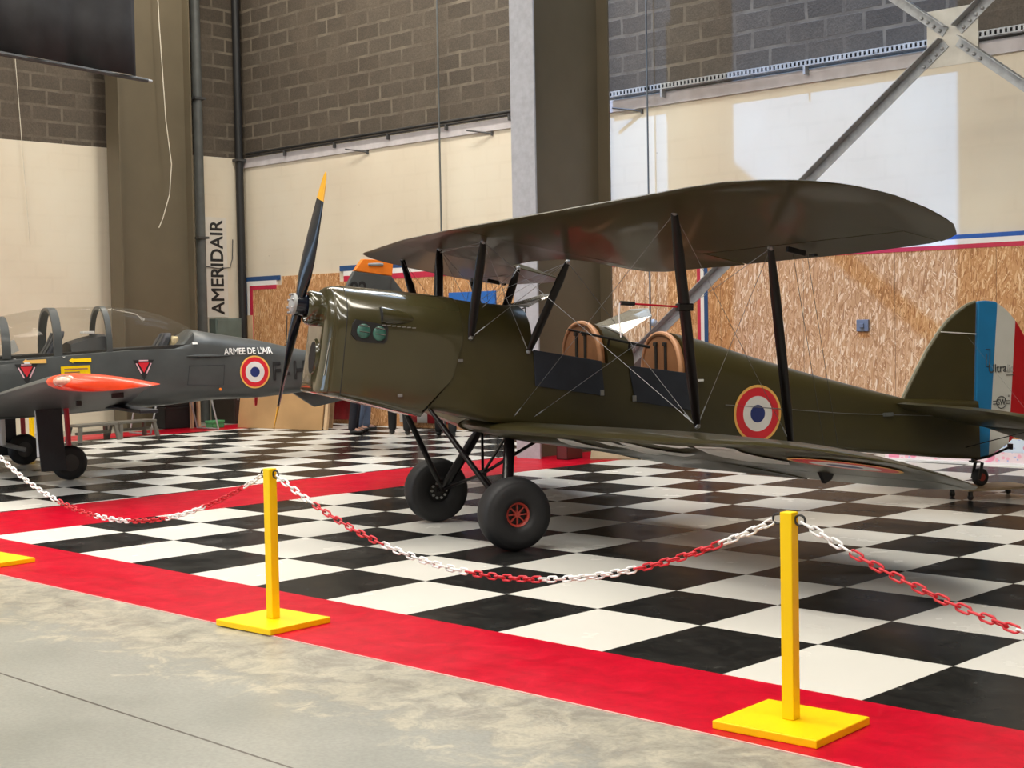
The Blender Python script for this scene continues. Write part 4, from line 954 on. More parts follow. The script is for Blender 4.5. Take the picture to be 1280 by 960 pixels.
# main undercarriage
def wheel(s):
    t = empty('main_wheel', (0, 0, 0)); t.parent = BP
    R, w = .258, .112; yc = s * .855; c = (0, yc, R)
    prof = [(.085, -w * .72), (.1, -w * .92), (.125, -w * 1.0), (.18, -w * 1.03), (.215, -w * .97), (.224, -w * .90), (.226, -w * .90), (.243, -w * .72), (.252, -w * .45), (.257, -w * .18), (.258, 0), (.257, w * .18), (.252, w * .45), (.243, w * .72), (.226, w * .90), (.224, w * .90), (.215, w * .97), (.18, w * 1.03), (.125, w * 1.0), (.1, w * .92), (.085, w * .72)]
    bm = bmesh.new(); lathe(bm, prof, c, (0, 1, 0), 56, cap=False); build('tyre', bm, MT['rubber'], t, True, angle=60)
    bm = bmesh.new(); n = 8
    rim = [(.092, .05), (.094, .075), (.084, .082), (.072, .075), (.07, .05)]
    lathe(bm, [(r, h * s) for r, h in rim], c, (0, 1, 0), 40, cap=False); lathe(bm, [(0, .07 * s), (.022, .07 * s), (.026, .04 * s), (0, .04 * s)], c, (0, 1, 0), 20)
    for k in range(n):
        a = 2 * PI * k / n; m_ = Matrix.Translation((0, yc + s * .058, R)) @ Matrix.Rotation(a, 4, 'Y')
        vs = box(bm, (0, 0, 0), (.010, .014, .06)); bmesh.ops.transform(bm, matrix=m_ @ Matrix.Translation((0, 0, .046)), verts=vs)
    build('hub', bm, MT['redhub'], t, True)['label'] = 'red spoked wheel hub'
    bm = bmesh.new(); lathe(bm, [(0, .04 * s), (.088, .04 * s), (.088, -.065 * s), (.03, -.075 * s), (0, -.075 * s)], c, (0, 1, 0), 32); bd_ = build('brake_drum', bm, MT['blackm'], t, True)
    for k in range(10):
        a = 2 * PI * k / 10; bm = bmesh.new(); lathe(bm, [(0, 0), (.011, 0), (.011, -.012 * s), (0, -.012 * s)], (.06 * math.cos(a), yc - s * .071, R + .06 * math.sin(a)), (0, 1, 0), 8); build('drum_bolt', bm, MT['galv'], bd_)
    bm = bmesh.new(); tube(bm, [(0, yc - s * .06, R), (0, s * .66, R + .02)], .022, 10); build('axle', bm, MT['black'], t, True)
for s in (1, -1):
    wheel(s)
    bm = bmesh.new(); strut_mesh(bm, (-.2, s * .30, .80), (0, s * .705, .262), .085, .05); build('main_leg', bm, MT['black'], BP, True)
    bm = bmesh.new(); strut_mesh(bm, (.43, s * .33, .98), (0.01, s * .675, .285), .045, .026); build('front_strut', bm, MT['black'], BP, True)
    bm = bmesh.new(); tube(bm, [(-.09, 0, .458), (-.01, s * .67, .28)], .0125, 8); build('cross_tube', bm, MT['black'], BP, True)
    bm = bmesh.new(); tube(bm, [(-.09, 0, .458), (-.2, s * .3, .80)], .011, 8); build('cross_tube', bm, MT['black'], BP, True)
bm = bmesh.new(); tube(bm, [(-.09, 0, .458), (-.62, .12, .765)], .0125, 8); build('drag_tube', bm, MT['black'], BP, True)
bm = bmesh.new(); box(bm, (-.09, 0, .458), (.05, .05, .05)); build('apex_fitting', bm, MT['black'], BP, bevel=.01)

# ---- wings
LEp = [(0, .345), (2.9, .345), (3.2, .335), (3.5, .305), (3.72, .235), (3.85, .175), (3.93, .125), (4.01, .044), (4.06, -.05), (4.085, -.19)]
TEp = [(0, -1.15), (1.26, -1.15), (1.8, -1.17), (2.6, -1.17), (2.98, -1.16), (3.42, -1.12), (3.58, -1.07), (3.73, -.99), (3.87, -.83), (3.95, -.69), (4.03, -.49), (4.085, -.25)]
def foil(u, th, cb=.035):
    yt = 5 * th * (.2969 * math.sqrt(u) - .126 * u - .3516 * u * u + .2843 * u ** 3 - .1015 * u ** 4); cam = cb * 4 * u * (1 - u)
    return cam + yt, cam - yt
def thin(y): return interp(abs(y), [(2.4, 1), (3.6, .62), (4.085, .4)])
def up_ref(y):
    k = max(0, abs(y) - .49); return .055 - .171 * k, 2.154 + .0187 * k
def up_edges(y):
    y = abs(y); l, t = interp(y, LEp) - interp(y, [(2.9, .045), (3.7, 0)]), interp(y, TEp)
    t = max(t, interp(y, [(0, -.56), (.55, -.60), (.64, -.72), (.70, -.95), (.76, -1.09), (.9, -1.15)])) if y < .9 else t
    return l, t
def up_pt(y, d, side, l, c):
    fx, fz = up_ref(y); u = min(1, max(0, (l - d) / c)); z = foil(u, .056, .02)[side] * c * thin(y); z -= foil(.23, .056, .02)[1] * 1.5
    return Vector((fx + d - z * .215, y, fz + d * .215 + z))
LW_ = dict(X0=-.10218, Z0=.80383, sw=-.1474, dh=.01779, sl=.2237, le=.27988, te=-.35139, th=.0957)
def lo_edges(y):
    y = abs(y); k = min(1, max(0, (3.9 - y) / 1.2)); return interp(y, LEp) - LW_['le'] * k, interp(y, TEp) + LW_['te'] * k
def lo_pt(y, d, side, l, c):
    fx = LW_['X0'] + LW_['sw'] * (abs(y) - .49); fz = LW_['Z0'] + LW_['dh'] * (abs(y) - .49)
    u = min(1, max(0, (l - d) / c)); z = foil(u, LW_['th'])[side] * c * thin(y)
    return Vector((fx + d - z * LW_['sl'], y, fz + d * LW_['sl'] + z))
def wing_bm(ys, edges, pt, cut=None, aft=False, m=14):
    """cut(y) = d where the aileron gap lies (None = full chord)"""
    rings = []
    for y, cf in ys:
        l, t = edges(y); c = l - t
        d0, d1 = l, t
        if cf and not aft: d1 = cf
        if aft: d0 = cf - .012
        us = [(i / m) ** (1.7 if not aft else 1) for i in range(m + 1)]
        dd = [d0 + (d1 - d0) * u for u in us]
        up = [pt(y, d, 0, l, c) for d in dd]; lo = [pt(y, d, 1, l, c) for d in dd]
        if not cf and True:
            lo[-1] = lo[-1] - Vector((0, 0, .004)); up[-1] = up[-1] + Vector((0, 0, .002))
        rings.append(up[::-1] + lo[1 if not aft else 0:])
    bm = bmesh.new(); vloft(bm, rings); bmesh.ops.remove_doubles(bm, verts=bm.verts, dist=1e-5); return bm
AIL = -.845
def ylist(a, b, s): 
    base = [a, a + .15, 1.0, 1.26, 1.5, 1.75, 1.76, 2.0, 2.3, 2.6, 2.9, 3.2, 3.4, 3.5, 3.51, 3.6, 3.72, 3.8, 3.87, 3.93, 3.98, 4.02, 4.05, 4.07, 4.082]
    base = sorted(set(v for v in base if a <= v <= b)); return [(s * v, AILC if 1.755 <= v <= 3.505 else None) for v in base]
for s in (1, -1):
    AILC = AIL
    build('upper_wing_panel', wing_bm(ylist(.78, 4.09, s), up_edges, up_pt), MT['olive_fab'], BP, True, angle=28)
    build('upper_aileron', wing_bm([(s * v, AIL) for v in (1.775, 2.1, 2.5, 2.9, 3.2, 3.4, 3.49)], up_edges, up_pt, aft=True, m=6), MT['olive_fab'], BP, True, angle=28)
    AILC = -1.0
    lw = build('lower_wing_panel', wing_bm(ylist(.34, 4.09, s), lo_edges, lo_pt), MT['olive_fab'], BP, True, angle=28)
    build('lower_aileron', wing_bm([(s * v, -1.0) for v in (1.775, 2.1, 2.5, 2.9, 3.2, 3.4, 3.49)], lo_edges, lo_pt, aft=True, m=6), MT['olive_fab'], BP, True, angle=28)
    if s == 1: LWP = lw
    def under(y, d, off=.006):
        l, t = lo_edges(y); return lo_pt(y, d, 1, l, l - t) + Vector((.002, 0, -off))
    rings_decal('roundel', lw, lambda a, b, i, s=s: under(s * min(4.07, 3.60 + a), -.29 + b, .007 + .0005 * i), [.285, .263, .2629, .178, .1779, .09, .0899, .03], RM)
AILC = None
bm = wing_bm([(v, None) for v in (-.775, -.72, -.68, -.64, -.58, -.45, -.2, 0, .2, .45, .58, .64, .68, .72, .775)], up_edges, up_pt)
build('upper_centre_section', bm, MT['olive_fab'], BP, True, angle=28)
def belly_pt(y, d, side, l, c): p = lo_pt(.49, d, side, l, c); p.y = y; return p
bm = wing_bm([(v, None) for v in (-.345, -.2, 0, .2, .345)], lambda y: lo_edges(.49), belly_pt); build('belly_fairing', bm, MT['olive_fab'], BP, True, angle=28)
# white letters under the near lower wing
def wing_mark(pts):
    bm = bmesh.new(); f = bm.faces.new([bm.verts.new((d, y, 0)) for d, y in pts]); bmesh.ops.triangulate(bm, faces=[f])
    bmesh.ops.subdivide_edges(bm, edges=bm.edges[:], cuts=3, use_grid_fill=True)
    for v in bm.verts: v.co = under(v.co.y, v.co.x, .009)
    return build('registration_letter', bm, MT['whitemark'], LWP)
for pts in ([(.052, 1.263), (.042, 1.448), (-.061, 1.531), (-.225, 1.572), (-.153, 1.161)], [(.052, 1.736), (.052, 1.921), (.001, 2.065), (-.081, 2.6), (-.266, 2.209), (-.081, 2.024)],
            [(.062, 2.004), (.052, 2.147), (-.03, 2.374), (-.123, 2.25), (-.369, 1.757)], [(.062, 2.374), (.062, 2.682), (.073, 2.805), (.042, 2.62)],
            [(.093, 2.826), (.165, 3.196), (.165, 3.299), (.104, 3.278), (-.164, 3.032), (-.205, 3.258), (-.39, 3.032), (-.349, 2.764), (-.153, 2.929), (.124, 3.217), (.083, 2.826)]): wing_mark(pts)
# struts, fittings, wires
def fitting(p, parent, r=.022):
    bm = bmesh.new(); bmesh.ops.create_icosphere(bm, subdivisions=1, radius=r, matrix=Matrix.Translation(p)); build('fitting', bm, MT['steel'], parent, True)
def st_(name, p, q, ch, tk):
    bm = bmesh.new(); strut_mesh(bm, p, q, ch, tk); o = build(name, bm, MT['black'], BP, True); fitting(p, o); fitting(q, o); return o
def wire(*pts, r=.0017):
    bm = bmesh.new(); tube(bm, pts, r, 5); o = build('bracing_wire', bm, MT['steel'], BP)
    a, b = Vector(pts[-1]), Vector(pts[-2]); d = (b - a).normalized()
    bm = bmesh.new(); tube(bm, [a + d * .03, a + d * .13], .0042, 6); build('turnbuckle', bm, MT['galv'], o)
for s in (1, -1):
    FT, FB = (-.32, s * 2.68, 2.20), (-.605, s * 2.40, .93); RT, RB = (-.985, s * 2.645, 2.0), (-1.255, s * 2.42, .795)
    CFT, CFB = (.055, s * .49, 2.165), (.122, s * .375, 1.484); CRT, CRB = (-.60, s * .49, 2.02), (-.323, s * .38, 1.371)
    f_ = st_('interplane_strut', FT, FB, .075, .034); st_('interplane_strut', RT, RB, .07, .032)
    st_('cabane_strut', CFT, CFB, .072, .034); st_('cabane_strut', CRT, CRB, .066, .032)
    W1, W2 = (-.18, s * .43, .904), (-.338, s * .43, .897)
    wire(FT, W1); wire(RT, W2)
    wire(CFT, FB); wire(CRT, (-.60, s * 2.37, .94))
    wire(FT, RB); wire(RT, FB)
    wire((-.40, s * .14, 1.70), CFB, r=.005); wire((-.40, s * .14, 1.70), CRB, r=.005)
    wire(CFT, (-.32, -s * .37, 1.375)); wire(CRT, (.12, -s * .37, 1.484)); wire(CRT, CFB); wire(CFT, CRB); wire(CFT, (.055, -s * .49, 2.14)); wire(CRT, (.0, -s * .3, 1.70))
    # aileron cables and horns
    bm = bmesh.new(); box(bm, (-1.19, s * 2.60, 1.985), (.13, .03, .035), Euler((0, math.radians(-12), 0)).to_matrix()); box(bm, (-1.30, s * 2.62, 1.96), (.03, .06, .02)); build('upper_aileron_horn', bm, MT['black'], BP, bevel=.005)
    hb = lo_pt(s * 2.55, -1.02, 1, *(lambda e: (e[0], e[0] - e[1]))(lo_edges(2.55)))
    bm = bmesh.new(); extrude_poly(bm, [hb + Vector((.06, -.02, .02)), hb + Vector((-.06, -.02, .02)), hb + Vector((-.03, -.02, -.04)), hb + Vector((.02, -.02, -.065))], (0, .04, 0)); build('lower_aileron_horn', bm, MT['black'], BP, bevel=.006)
    for dx in (0, -.1):
        bm = bmesh.new(); tube(bm, [(-1.17 + dx, s * 2.6, 1.97), hb + Vector((dx, 0, .1))], .002, 4); build('aileron_cable', bm, MT['darkgrey'], BP)
# pitot tube with its red cover on the near front strut
PT = empty('pitot_tube', (0, 0, 0)); PT.parent = BP
pc = Vector((-.32, 2.68, 2.20)).lerp(Vector((-.605, 2.40, .93)), .43)
bm = bmesh.new(); box(bm, pc, (.10, .05, .045)); build('clamp', bm, MT['black'], PT, bevel=.006)
bm = bmesh.new(); tube(bm, [pc, pc + Vector((.42, 0, .03))], .006, 8); build('tube', bm, MT['redpost'], PT, True)
bm = bmesh.new(); tube(bm, [pc + Vector((.33, 0, .024)), pc + Vector((.42, 0, .03))], .013, 8); build('cover', bm, MT['blackm'], PT, True)
bm = bmesh.new(); tube(bm, [pc + Vector((.425, 0, .03)), pc + Vector((.43, 0, -.06)), pc + Vector((.425, .01, -.17))], .004, 6); build('streamer', bm, MT['whitepl'], PT, True)
# dolly under the tailwheel
M3 = Matrix.Rotation(math.radians(245.6), 4, 'Z'); M3.translation = Vector((-3.2886, 2.2666, 0))
pd = M3 @ Vector((-4.79, 0, 0))
DL = empty('tail_dolly', pd, math.radians(245.6 - 6), 'small plywood dolly on castors carrying the tailwheel', 'dolly')
bm = bmesh.new(); box2(bm, (-.33, -.19, .082), (.33, .19, .1015)); build('board', bm, MT['ply'], DL, bevel=.003)
for sx in (-1, 1):
    for sy in (-1, 1):
        c_ = empty('castor', (0, 0, 0)); c_.parent = DL; x, y = sx * .28, sy * .14
        bm = bmesh.new(); lathe(bm, [(0, -.01), (.024, -.01), (.026, 0), (.024, .01), (0, .01)], (x, y, .026), (0, 1, 0), 16); build('wheel', bm, MT['blackm'], c_, True)
        bm = bmesh.new(); box2(bm, (x - .012, y - .018, .03), (x + .012, y - .014, .08)); box2(bm, (x - .012, y + .014, .03), (x + .012, y + .018, .08)); box2(bm, (x - .025, y - .025, .076), (x + .025, y + .025, .082)); build('bracket', bm, MT['darkgrey'], c_)
# ------------------------------------------------------------------ the grey trainer at the left
TR = empty('trainer_aircraft', (-15.45 * .7, 4.02 * .7, 0), math.radians(254.7), 'dark grey trainer aircraft with bubble canopy and orange red wing tip', 'aircraft')
H2 = [(-4.75, .03), (-4.2, .10), (-3.4, .20), (-2.6, .30), (-1.7, .40), (-.8, .455), (.5, .46), (1.6, .45), (2.3, .40), (2.75, .30)]
B2_ = [(-4.75, .98), (-3.4, .82), (-2.6, .752), (-1.9, .745), (-1.3, .70), (.5, .62), (1.8, .68), (2.75, .86)]
S2 = [(-4.75, 1.06), (-3.2, 1.1), (-1.75, 1.37), (-.9, 1.365), (.5, 1.28), (1.6, 1.2), (2.75, 1.1)]
T2 = [(-4.75, 1.12), (-3.3, 1.285), (-2.56, 1.453), (-1.9, 1.565), (-1.70, 1.60), (-1.55, 1.50), (-1.42, 1.38), (-.9, 1.375), (.6, 1.30), (.85, 1.42), (1.2, 1.45), (2.0, 1.38), (2.75, 1.22)]
def sec2(s):
    hw, zb, zs, zt = (interp(s, t) for t in (H2, B2_, S2, T2)); zt = max(zt, zs + .01); zm = zb + (zs - zb) * .5
    pts = []
    for i in range(0, 9):
        a = -PI / 2 + PI / 2 * i / 8; pts.append((hw * math.cos(a) ** .62, zm + (zm - zb) * math.sin(a) * abs(math.sin(a)) ** -.25 if i < 8 and i > 0 else (zb if i == 0 else zm)))
    pts.append((hw * .99, zm + (zs - zm) * .55)); pts.append((hw * .93, zs))
    for i in range(1, 8):
        a = PI / 2 * i / 8; pts.append((hw * .93 * math.cos(a) ** .9, zs + (zt - zs) * math.sin(a) ** .9))
    pts.append((0, zt))
    return [Vector((s, y, z)) for y, z in pts] + [Vector((s, -y, z)) for y, z in pts[-2:0:-1]]
bm = bmesh.new(); vloft(bm, [sec2(s) for s in (-4.75, -4.5, -4.0, -3.4, -3.0, -2.56, -2.2, -1.9, -1.7, -1.55, -1.42, -1.2, -.9, -.5, 0, .3, .6, .72, .85, 1.2, 1.6, 2.0, 2.4, 2.65, 2.75)])
f2 = build('fuselage', bm, MT['grey'], TR, True, angle=40)
# nose: spinner and propeller (beyond the photo's left edge)
bm = bmesh.new(); lathe(bm, [(.22, 0), (.2, .12), (.12, .3), (.03, .4), (0, .41)], (2.752, 0, 1.04), (1, 0, 0), 24); sp2 = build('spinner', bm, MT['greyd'], TR, True)
for s in (1, -1):
    bm = bmesh.new(); rings = []
    for r, ch, tk, be in ((.15, .1, .06, 55), (.4, .16, .035, 35), (.7, .15, .02, 24), (.95, .09, .01, 18), (.99, .03, .005, 17)):
        b = math.radians(be); d = Vector((0, math.cos(.5), math.sin(.5))) * s; c = Vector((0, -math.sin(.5), math.cos(.5))) * s; cc = c * math.cos(b) + Vector((1, 0, 0)) * math.sin(b); tt = Vector((1, 0, 0)) * math.cos(b) - c * math.sin(b)
        rings.append([Vector((2.88, 0, 1.04)) + d * r + cc * math.cos(a) * ch / 2 + tt * math.sin(a) * tk / 2 for a in [2 * PI * k / 14 for k in range(14)]])
    vloft(bm, rings); build('blade', bm, MT['blackm'], sp2, True)
# cockpit: dark sills, seats, coaming, head-up hump
bm = bmesh.new(); box2(bm, (-1.6, -.36, 1.30), (.62, .36, 1.372)); 
for v in bm.verts: v.co.z += (v.co.x * -.045) - .02
build('cockpit_deck', bm, MT['dark'], TR)
def sill(x): return interp(x, S2)
bm = bmesh.new(); vloft(bm, [[Vector((x, y, z)) for y, z in ((.25, sill(x)), (.2, zt - .03), (0, zt), (-.2, zt - .03), (-.25, sill(x)))] for x, zt in ((-.27, 1.475), (-.45, 1.53), (-.62, 1.565), (-.70, 1.56))]); build('instrument_coaming', bm, MT['greyd'], TR, True)
bm = bmesh.new(); box(bm, (-.50, .05, 1.58), (.13, .16, .03)); build('white_placard', bm, MT['white'], TR, bevel=.004)
for x0, zt in ((-.10, 1.60), (-1.36, 1.56)):
    t = empty('pilot_seat', (0, 0, 0)); t.parent = TR
    bm = bmesh.new(); vloft(bm, [[Vector((x0 + dx + w_, y, z)) for y, z in ((-.2, 1.32), (.2, 1.32), (.17, zt - .05), (.1, zt), (-.1, zt), (-.17, zt - .05))] for dx, w_ in ((0, 0), (-.09, 0))])
    for v in bm.verts: v.co.x -= (v.co.z - 1.32) * .5 - .09
    build('seat_back', bm, MT['navy'], t, True, bevel=.02)
    for y in (-.07, .07):
        bm = bmesh.new(); tube(bm, [(x0 + .10, y, 1.34), (x0 + .03, y, 1.45), (x0 - .03, y, zt - .02)], .018, 6); build('harness', bm, MT['darkgrey'], t, True)
bm = bmesh.new(); bmesh.ops.create_icosphere(bm, subdivisions=2, radius=1, matrix=Matrix.Translation((-1.50, .08, 1.44)) @ Matrix.Diagonal((.075, .12, .09, 1)))
for v in bm.verts: v.co += Vector((random.uniform(-.012, .012), 0, random.uniform(-.012, .012)))
build('cream_bag', bm, MT['cream'], TR)
bm = bmesh.new(); box(bm, (.33, -.1, 1.42), (.16, .005, .14), Euler((0, .4, 0)).to_matrix()); build('paper_sheet', bm, MT['white'], TR)
# canopy
CT = [(-1.70, 1.62), (-1.60, 1.665), (-1.45, 1.745), (-1.28, 1.80), (-1.05, 1.85), (-.80, 1.875), (-.19, 1.87), (.10, 1.845), (.45, 1.775), (.75, 1.68), (1.0, 1.52), (1.08, 1.45)]
def arch(x, off=0.):
    zt = interp(x, CT) + off; zs = interp(x, [(-1.70, 1.50), (-1.5, 1.37), (.6, 1.30), (1.08, 1.40)]); w = interp(x, [(-1.7, .24), (-1.45, .34), (-1, .40), (.6, .41), (1.08, .3)]) + off
    return [Vector((x, w * math.cos(a) ** .8 if a <= PI / 2 else -w * abs(math.cos(a)) ** .8, zs + (zt - zs) * math.sin(a) ** .85)) for a in [PI * k / 24 for k in range(25)]]
bm = bmesh.new(); vloft(bm, [arch(-1.70 + 2.78 * i / 40) for i in range(41)], closed_ring=False, cap=False); cn = build('canopy', bm, MT['glass'], TR, True, angle=80)
for x, w in ((-.085, .045), (-.66, .03), (.47, .045), (1.05, .03)):
    bm = bmesh.new(); vloft(bm, [[p + Vector((dx, 0, 0)) for p in arch(x, o)] for dx, o in ((-w, .008), (w, .008), (w, -.03), (-w, -.03))], closed_ring=False, cap=False, wrap=True); build('canopy_frame', bm, MT['grey'], TR, True)
for s in (1, -1):
    for x0, x1 in ((-.62, .0), (-.04, .42)):
        pass
    bm = bmesh.new(); pts = [(-1.66, 1.56), (-1.5, 1.385), (-1.0, 1.335), (0, 1.30), (.75, 1.275)]
    vloft(bm, [[Vector((x, s * (interp(x, H2) * .93 + dy + (0 if x > -1.2 else -.03)), z + dz)) for dy, dz in ((-.03, 0), (.004, -.01), (.012, -.075), (-.02, -.09))] for x, z in pts]); build('canopy_rail', bm, MT['grey'], TR, True)
# fin, tailplane
def slab(pts, y0, y1, m, name, parent, bev=.01):
    bm = bmesh.new(); extrude_poly(bm, [Vector((x, y0, z)) for x, z in pts], (0, y1 - y0, 0)); return build(name, bm, m, parent, bevel=bev)
fin2 = slab([(-3.25, 1.22), (-3.45, 1.5), (-3.767, 2.108), (-3.875, 2.30), (-4.405, 2.235), (-4.34, 1.95), (-4.3, 1.1)], -.035, .035, MT['grey'], 'fin', TR)
slab([(-3.877, 2.305), (-4.00, 2.455), (-4.43, 2.44), (-4.41, 2.24)], -.037, .037, MT['orange'], 'fin_tip', fin2)['label'] = 'orange fin tip'
bm = bmesh.new(); lathe(bm, [(0, -.11), (.018, -.1), (.022, 0), (.016, .1), (0, .11)], (-4.17, .052, 2.385), (1, 0, 0), 12); build('beacon', bm, MT['galv'], fin2, True)
slab([(-4.345, 2.235), (-4.41, 2.235), (-4.68, 1.9), (-4.78, 1.3), (-4.7, 1.1), (-4.31, 1.1), (-4.35, 1.95)], -.02, .02, MT['grey'], 'rudder', TR)
text_mesh('82', .27, MT['blackm'], 'fin_number', fin2, basis((-3.93, .038, 2.06), (-1, 0, .03), (0, 0, 1)), bold=0, xs=.9, fat=.005)
slab([(-3.25, 1.60), (-3.31, 1.72), (-3.36, 1.72), (-3.30, 1.58)], -.004, .004, MT['rround'], 'fin_flash', fin2, 0)
for s in (1, -1):
    bm = bmesh.new(); vloft(bm, [[Vector((a, s * y, z + t)), Vector((b, s * y, z)), Vector((a, s * y, z - t)), Vector((a + .05, s * y, z))] for y, a, b, z, t in ((.08, -3.75, -4.62, .96, .05), (1.5, -4.05, -4.65, 1.0, .025), (1.56, -4.3, -4.6, 1.0, .01))]); build('tailplane', bm, MT['grey'], TR, True)
slab([(-2.95, .83), (-3.3, .60), (-4.1, .74), (-4.6, .98), (-4.2, 1.0), (-3.4, .88)], -.03, .03, MT['grey'], 'ventral_fin', TR)
# wings
def wing2(s):
    rings = []
    for y, x0, x1, z, t in ((.30, 1.02, -.80, .74, .17), (1.2, .97, -.66, .845, .155), (2.4, .89, -.42, .985, .155), (3.5, .80, -.24, 1.105, .165), (3.62, .785, -.22, 1.115, .165)):
        R_ = []
        for k in range(24):
            a = 2 * PI * k / 24; u = .5 - .5 * math.cos(a); th = 5 * .5 * (.2969 * math.sqrt(u) - .126 * u - .3516 * u * u + .2843 * u ** 3 - .1036 * u ** 4) * t / .5
            R_.append(Vector((x0 + (x1 - x0) * u, s * y, z + .05 * (.5 - u) + (th if a <= PI else -th))))
        rings.append(R_)
    bm = bmesh.new(); vloft(bm, rings); w = build('wing', bm, MT['grey'], TR, True, angle=40)
    rings2 = []
    for f, dy in ((0, 0), (.0, .1), (.06, .2), (.16, .27), (.3, .32), (.5, .34)):
        c_ = Vector((.30, 0, 1.07)); R_ = []
        for p in rings[-1]: R_.append(Vector((p.x + (c_.x - p.x) * f, s * (3.625 + dy), p.z + (c_.z - p.z) * f)))
        rings2.append(R_)
    bm = bmesh.new(); vloft(bm, rings2); tp = build('wing_tip', bm, MT['redor'], TR, True, angle=50); tp['label'] = 'orange red wing tip'
    bm = bmesh.new(); bmesh.ops.create_uvsphere(bm, u_segments=16, v_segments=10, radius=1, matrix=Matrix.Translation((.655, s * 3.815, 1.145)) @ Matrix.Diagonal((.115, .115, .058, 1))); build('tip_lamp', bm, sm('amber_lamp_cover', (.55, .3, .22), .15, coat=1., scale=18, var=.5), tp, True)
    return w
wp = wing2(1); wing2(-1)
for s in (1,):
    bm = bmesh.new(); box(bm, (-.05, 2.9, .965), (.12, .02, .05)); box(bm, (.2, 2.4, .88), (.05, .05, .05)); build('aileron_hinge', bm, MT['blackm'], wp, bevel=.006)
    bm = bmesh.new(); box2(bm, (-.75, .5, .72), (-.55, 1.9, .76)); build('flap', bm, MT['greyd'], wp, bevel=.01)
# gear
def gear2(s):
    t = empty('main_gear', (0, 0, 0)); t.parent = TR
    R = .188; c = (0, s * 1.12, R)
    bm = bmesh.new(); lathe(bm, [(.09, -.06), (.14, -.068), (.172, -.05), (.186, -.02), (.188, 0), (.186, .02), (.172, .05), (.14, .068), (.09, .06)], c, (0, 1, 0), 40, cap=False); wl = build('tyre', bm, MT['rubber'], t, True, angle=60)
    bm = bmesh.new(); lathe(bm, [(0, -.05), (.095, -.05), (.095, .05), (.03, .035), (0, .035)], c, (0, s, 0), 28); build('hub', bm, MT['darkgrey'], t, True)
    bm = bmesh.new(); tube(bm, [(.0, s * 1.04, R), (.26, s * 1.02, .27)], .03, 10); build('trailing_arm', bm, MT['galv'] if s < 0 else MT['greyd'], t, True)
    bm = bmesh.new(); tube(bm, [(.27, s * 1.02, .26), (.28, s * 1.02, .80)], .045, 14); build('oleo_leg', bm, MT['whitepl'], t, True)
    bm = bmesh.new(); vloft(bm, [[Vector((x0, s * y, z)), Vector((x1, s * y, z)), Vector((x1, s * (y + .02), z)), Vector((x0, s * (y + .02), z))] for x0, x1, y, z in ((.32, .05, 1.2, .115), (.335, .07, 1.185, .4), (.35, .08, 1.15, .80))]); build('gear_door', bm, MT['greyd'], t, bevel=.004)
    bm = bmesh.new(); tube(bm, [(.0, s * 1.12, .35), (.015, s * 1.1, .78)], .028, 10); build('lock_sleeve', bm, MT['redpost'], t, True)['label'] = 'red ground-lock sleeve'
gear2(1); gear2(-1)
t = empty('nose_gear', (0, 0, 0)); t.parent = TR
bm = bmesh.new(); lathe(bm, [(.08, -.045), (.13, -.05), (.155, -.02), (.157, 0), (.155, .02), (.13, .05), (.08, .045)], (2.15, 0, .157), (0, 1, 0), 32, cap=False); build('tyre', bm, MT['rubber'], t, True)
bm = bmesh.new(); lathe(bm, [(0, -.04), (.085, -.04), (.085, .04), (0, .04)], (2.15, 0, .157), (0, 1, 0), 20); build('hub', bm, MT['greyd'], t, True)
bm = bmesh.new(); tube(bm, [(2.15, .07, .157), (2.15, .07, .36), (2.15, 0, .40), (2.12, 0, .82)], .028, 10); build('oleo_leg', bm, MT['whitepl'], t, True)
# markings on the near side
def side2(x, z):
    hw = interp(x, H2); zb, zs = interp(x, B2_), interp(x, S2); zm = zb + (zs - zb) * .5
    if z <= zm: f = 1.
    elif z < zm + (zs - zm) * .55: f = 1 - .01 * (z - zm) / ((zs - zm) * .55)
    else: f = .99 - .06 * min(1, (z - zm - (zs - zm) * .55) / ((zs - zm) * .45))
    if z > zs:
        zt = interp(x, T2); f = .93 * math.sqrt(max(0, 1 - ((z - zs) / max(.02, zt - zs)) ** 2.2))
    return hw * f
rings_decal('roundel', f2, lambda a, b, i: Vector((-2.412 + a, side2(-2.412 + a, 1.072 + b) + .008 + .0004 * i, 1.072 + b)), [.197, .178, .1779, .125, .1249, .062, .0619, .03], RM)
def mark_text(txt, size, x, z, m, name, xs=1., bold=0, y=None, slope=0., fat=.006):
    y = side2(x, z) + .006 if y is None else y
    dx = .4; yaw = (side2(x - dx, z) - side2(x + dx, z)) / (2 * dx)
    tl = 0 if z < 1.2 else -.5
    o = text_mesh(txt, size, m, name, f2, basis((x, y, z), (-1, 0, slope), (0, 0, 1)), bold=bold, xs=xs, depth=.0005, fat=fat)
    for v in o.data.vertices: v.co.y = side2(v.co.x, v.co.z) + .012 + (v.co.y - y)
    return o
mark_text("ARMEE DE L'AIR", .108, -2.345, 1.322, MT['white'], 'service_lettering', .84, fat=.0022)
mark_text('F', .31, -2.70, 1.06, MT['blackm'], 'registration_lettering', .84, fat=.008)
mark_text('-', .29, -2.86, 1.06, MT['blackm'], 'registration_lettering', .6)
mark_text('H', .31, -3.02, 1.065, MT['blackm'], 'registration_lettering', .84, fat=.008)
def tri(cx, cz, w, h, m, dy, name, parent):
    return slabY([(cx + w / 2, cz + h * .4), (cx - w / 2, cz + h * .4), (cx, cz - h * .6)], dy, m, name, parent)
def slabY(pts, dy, m, name, parent):
    bm = bmesh.new(); bm.faces.new([bm.verts.new((x, side2(x, z) + dy, z)) for x, z in pts]); return build(name, bm, m, parent)
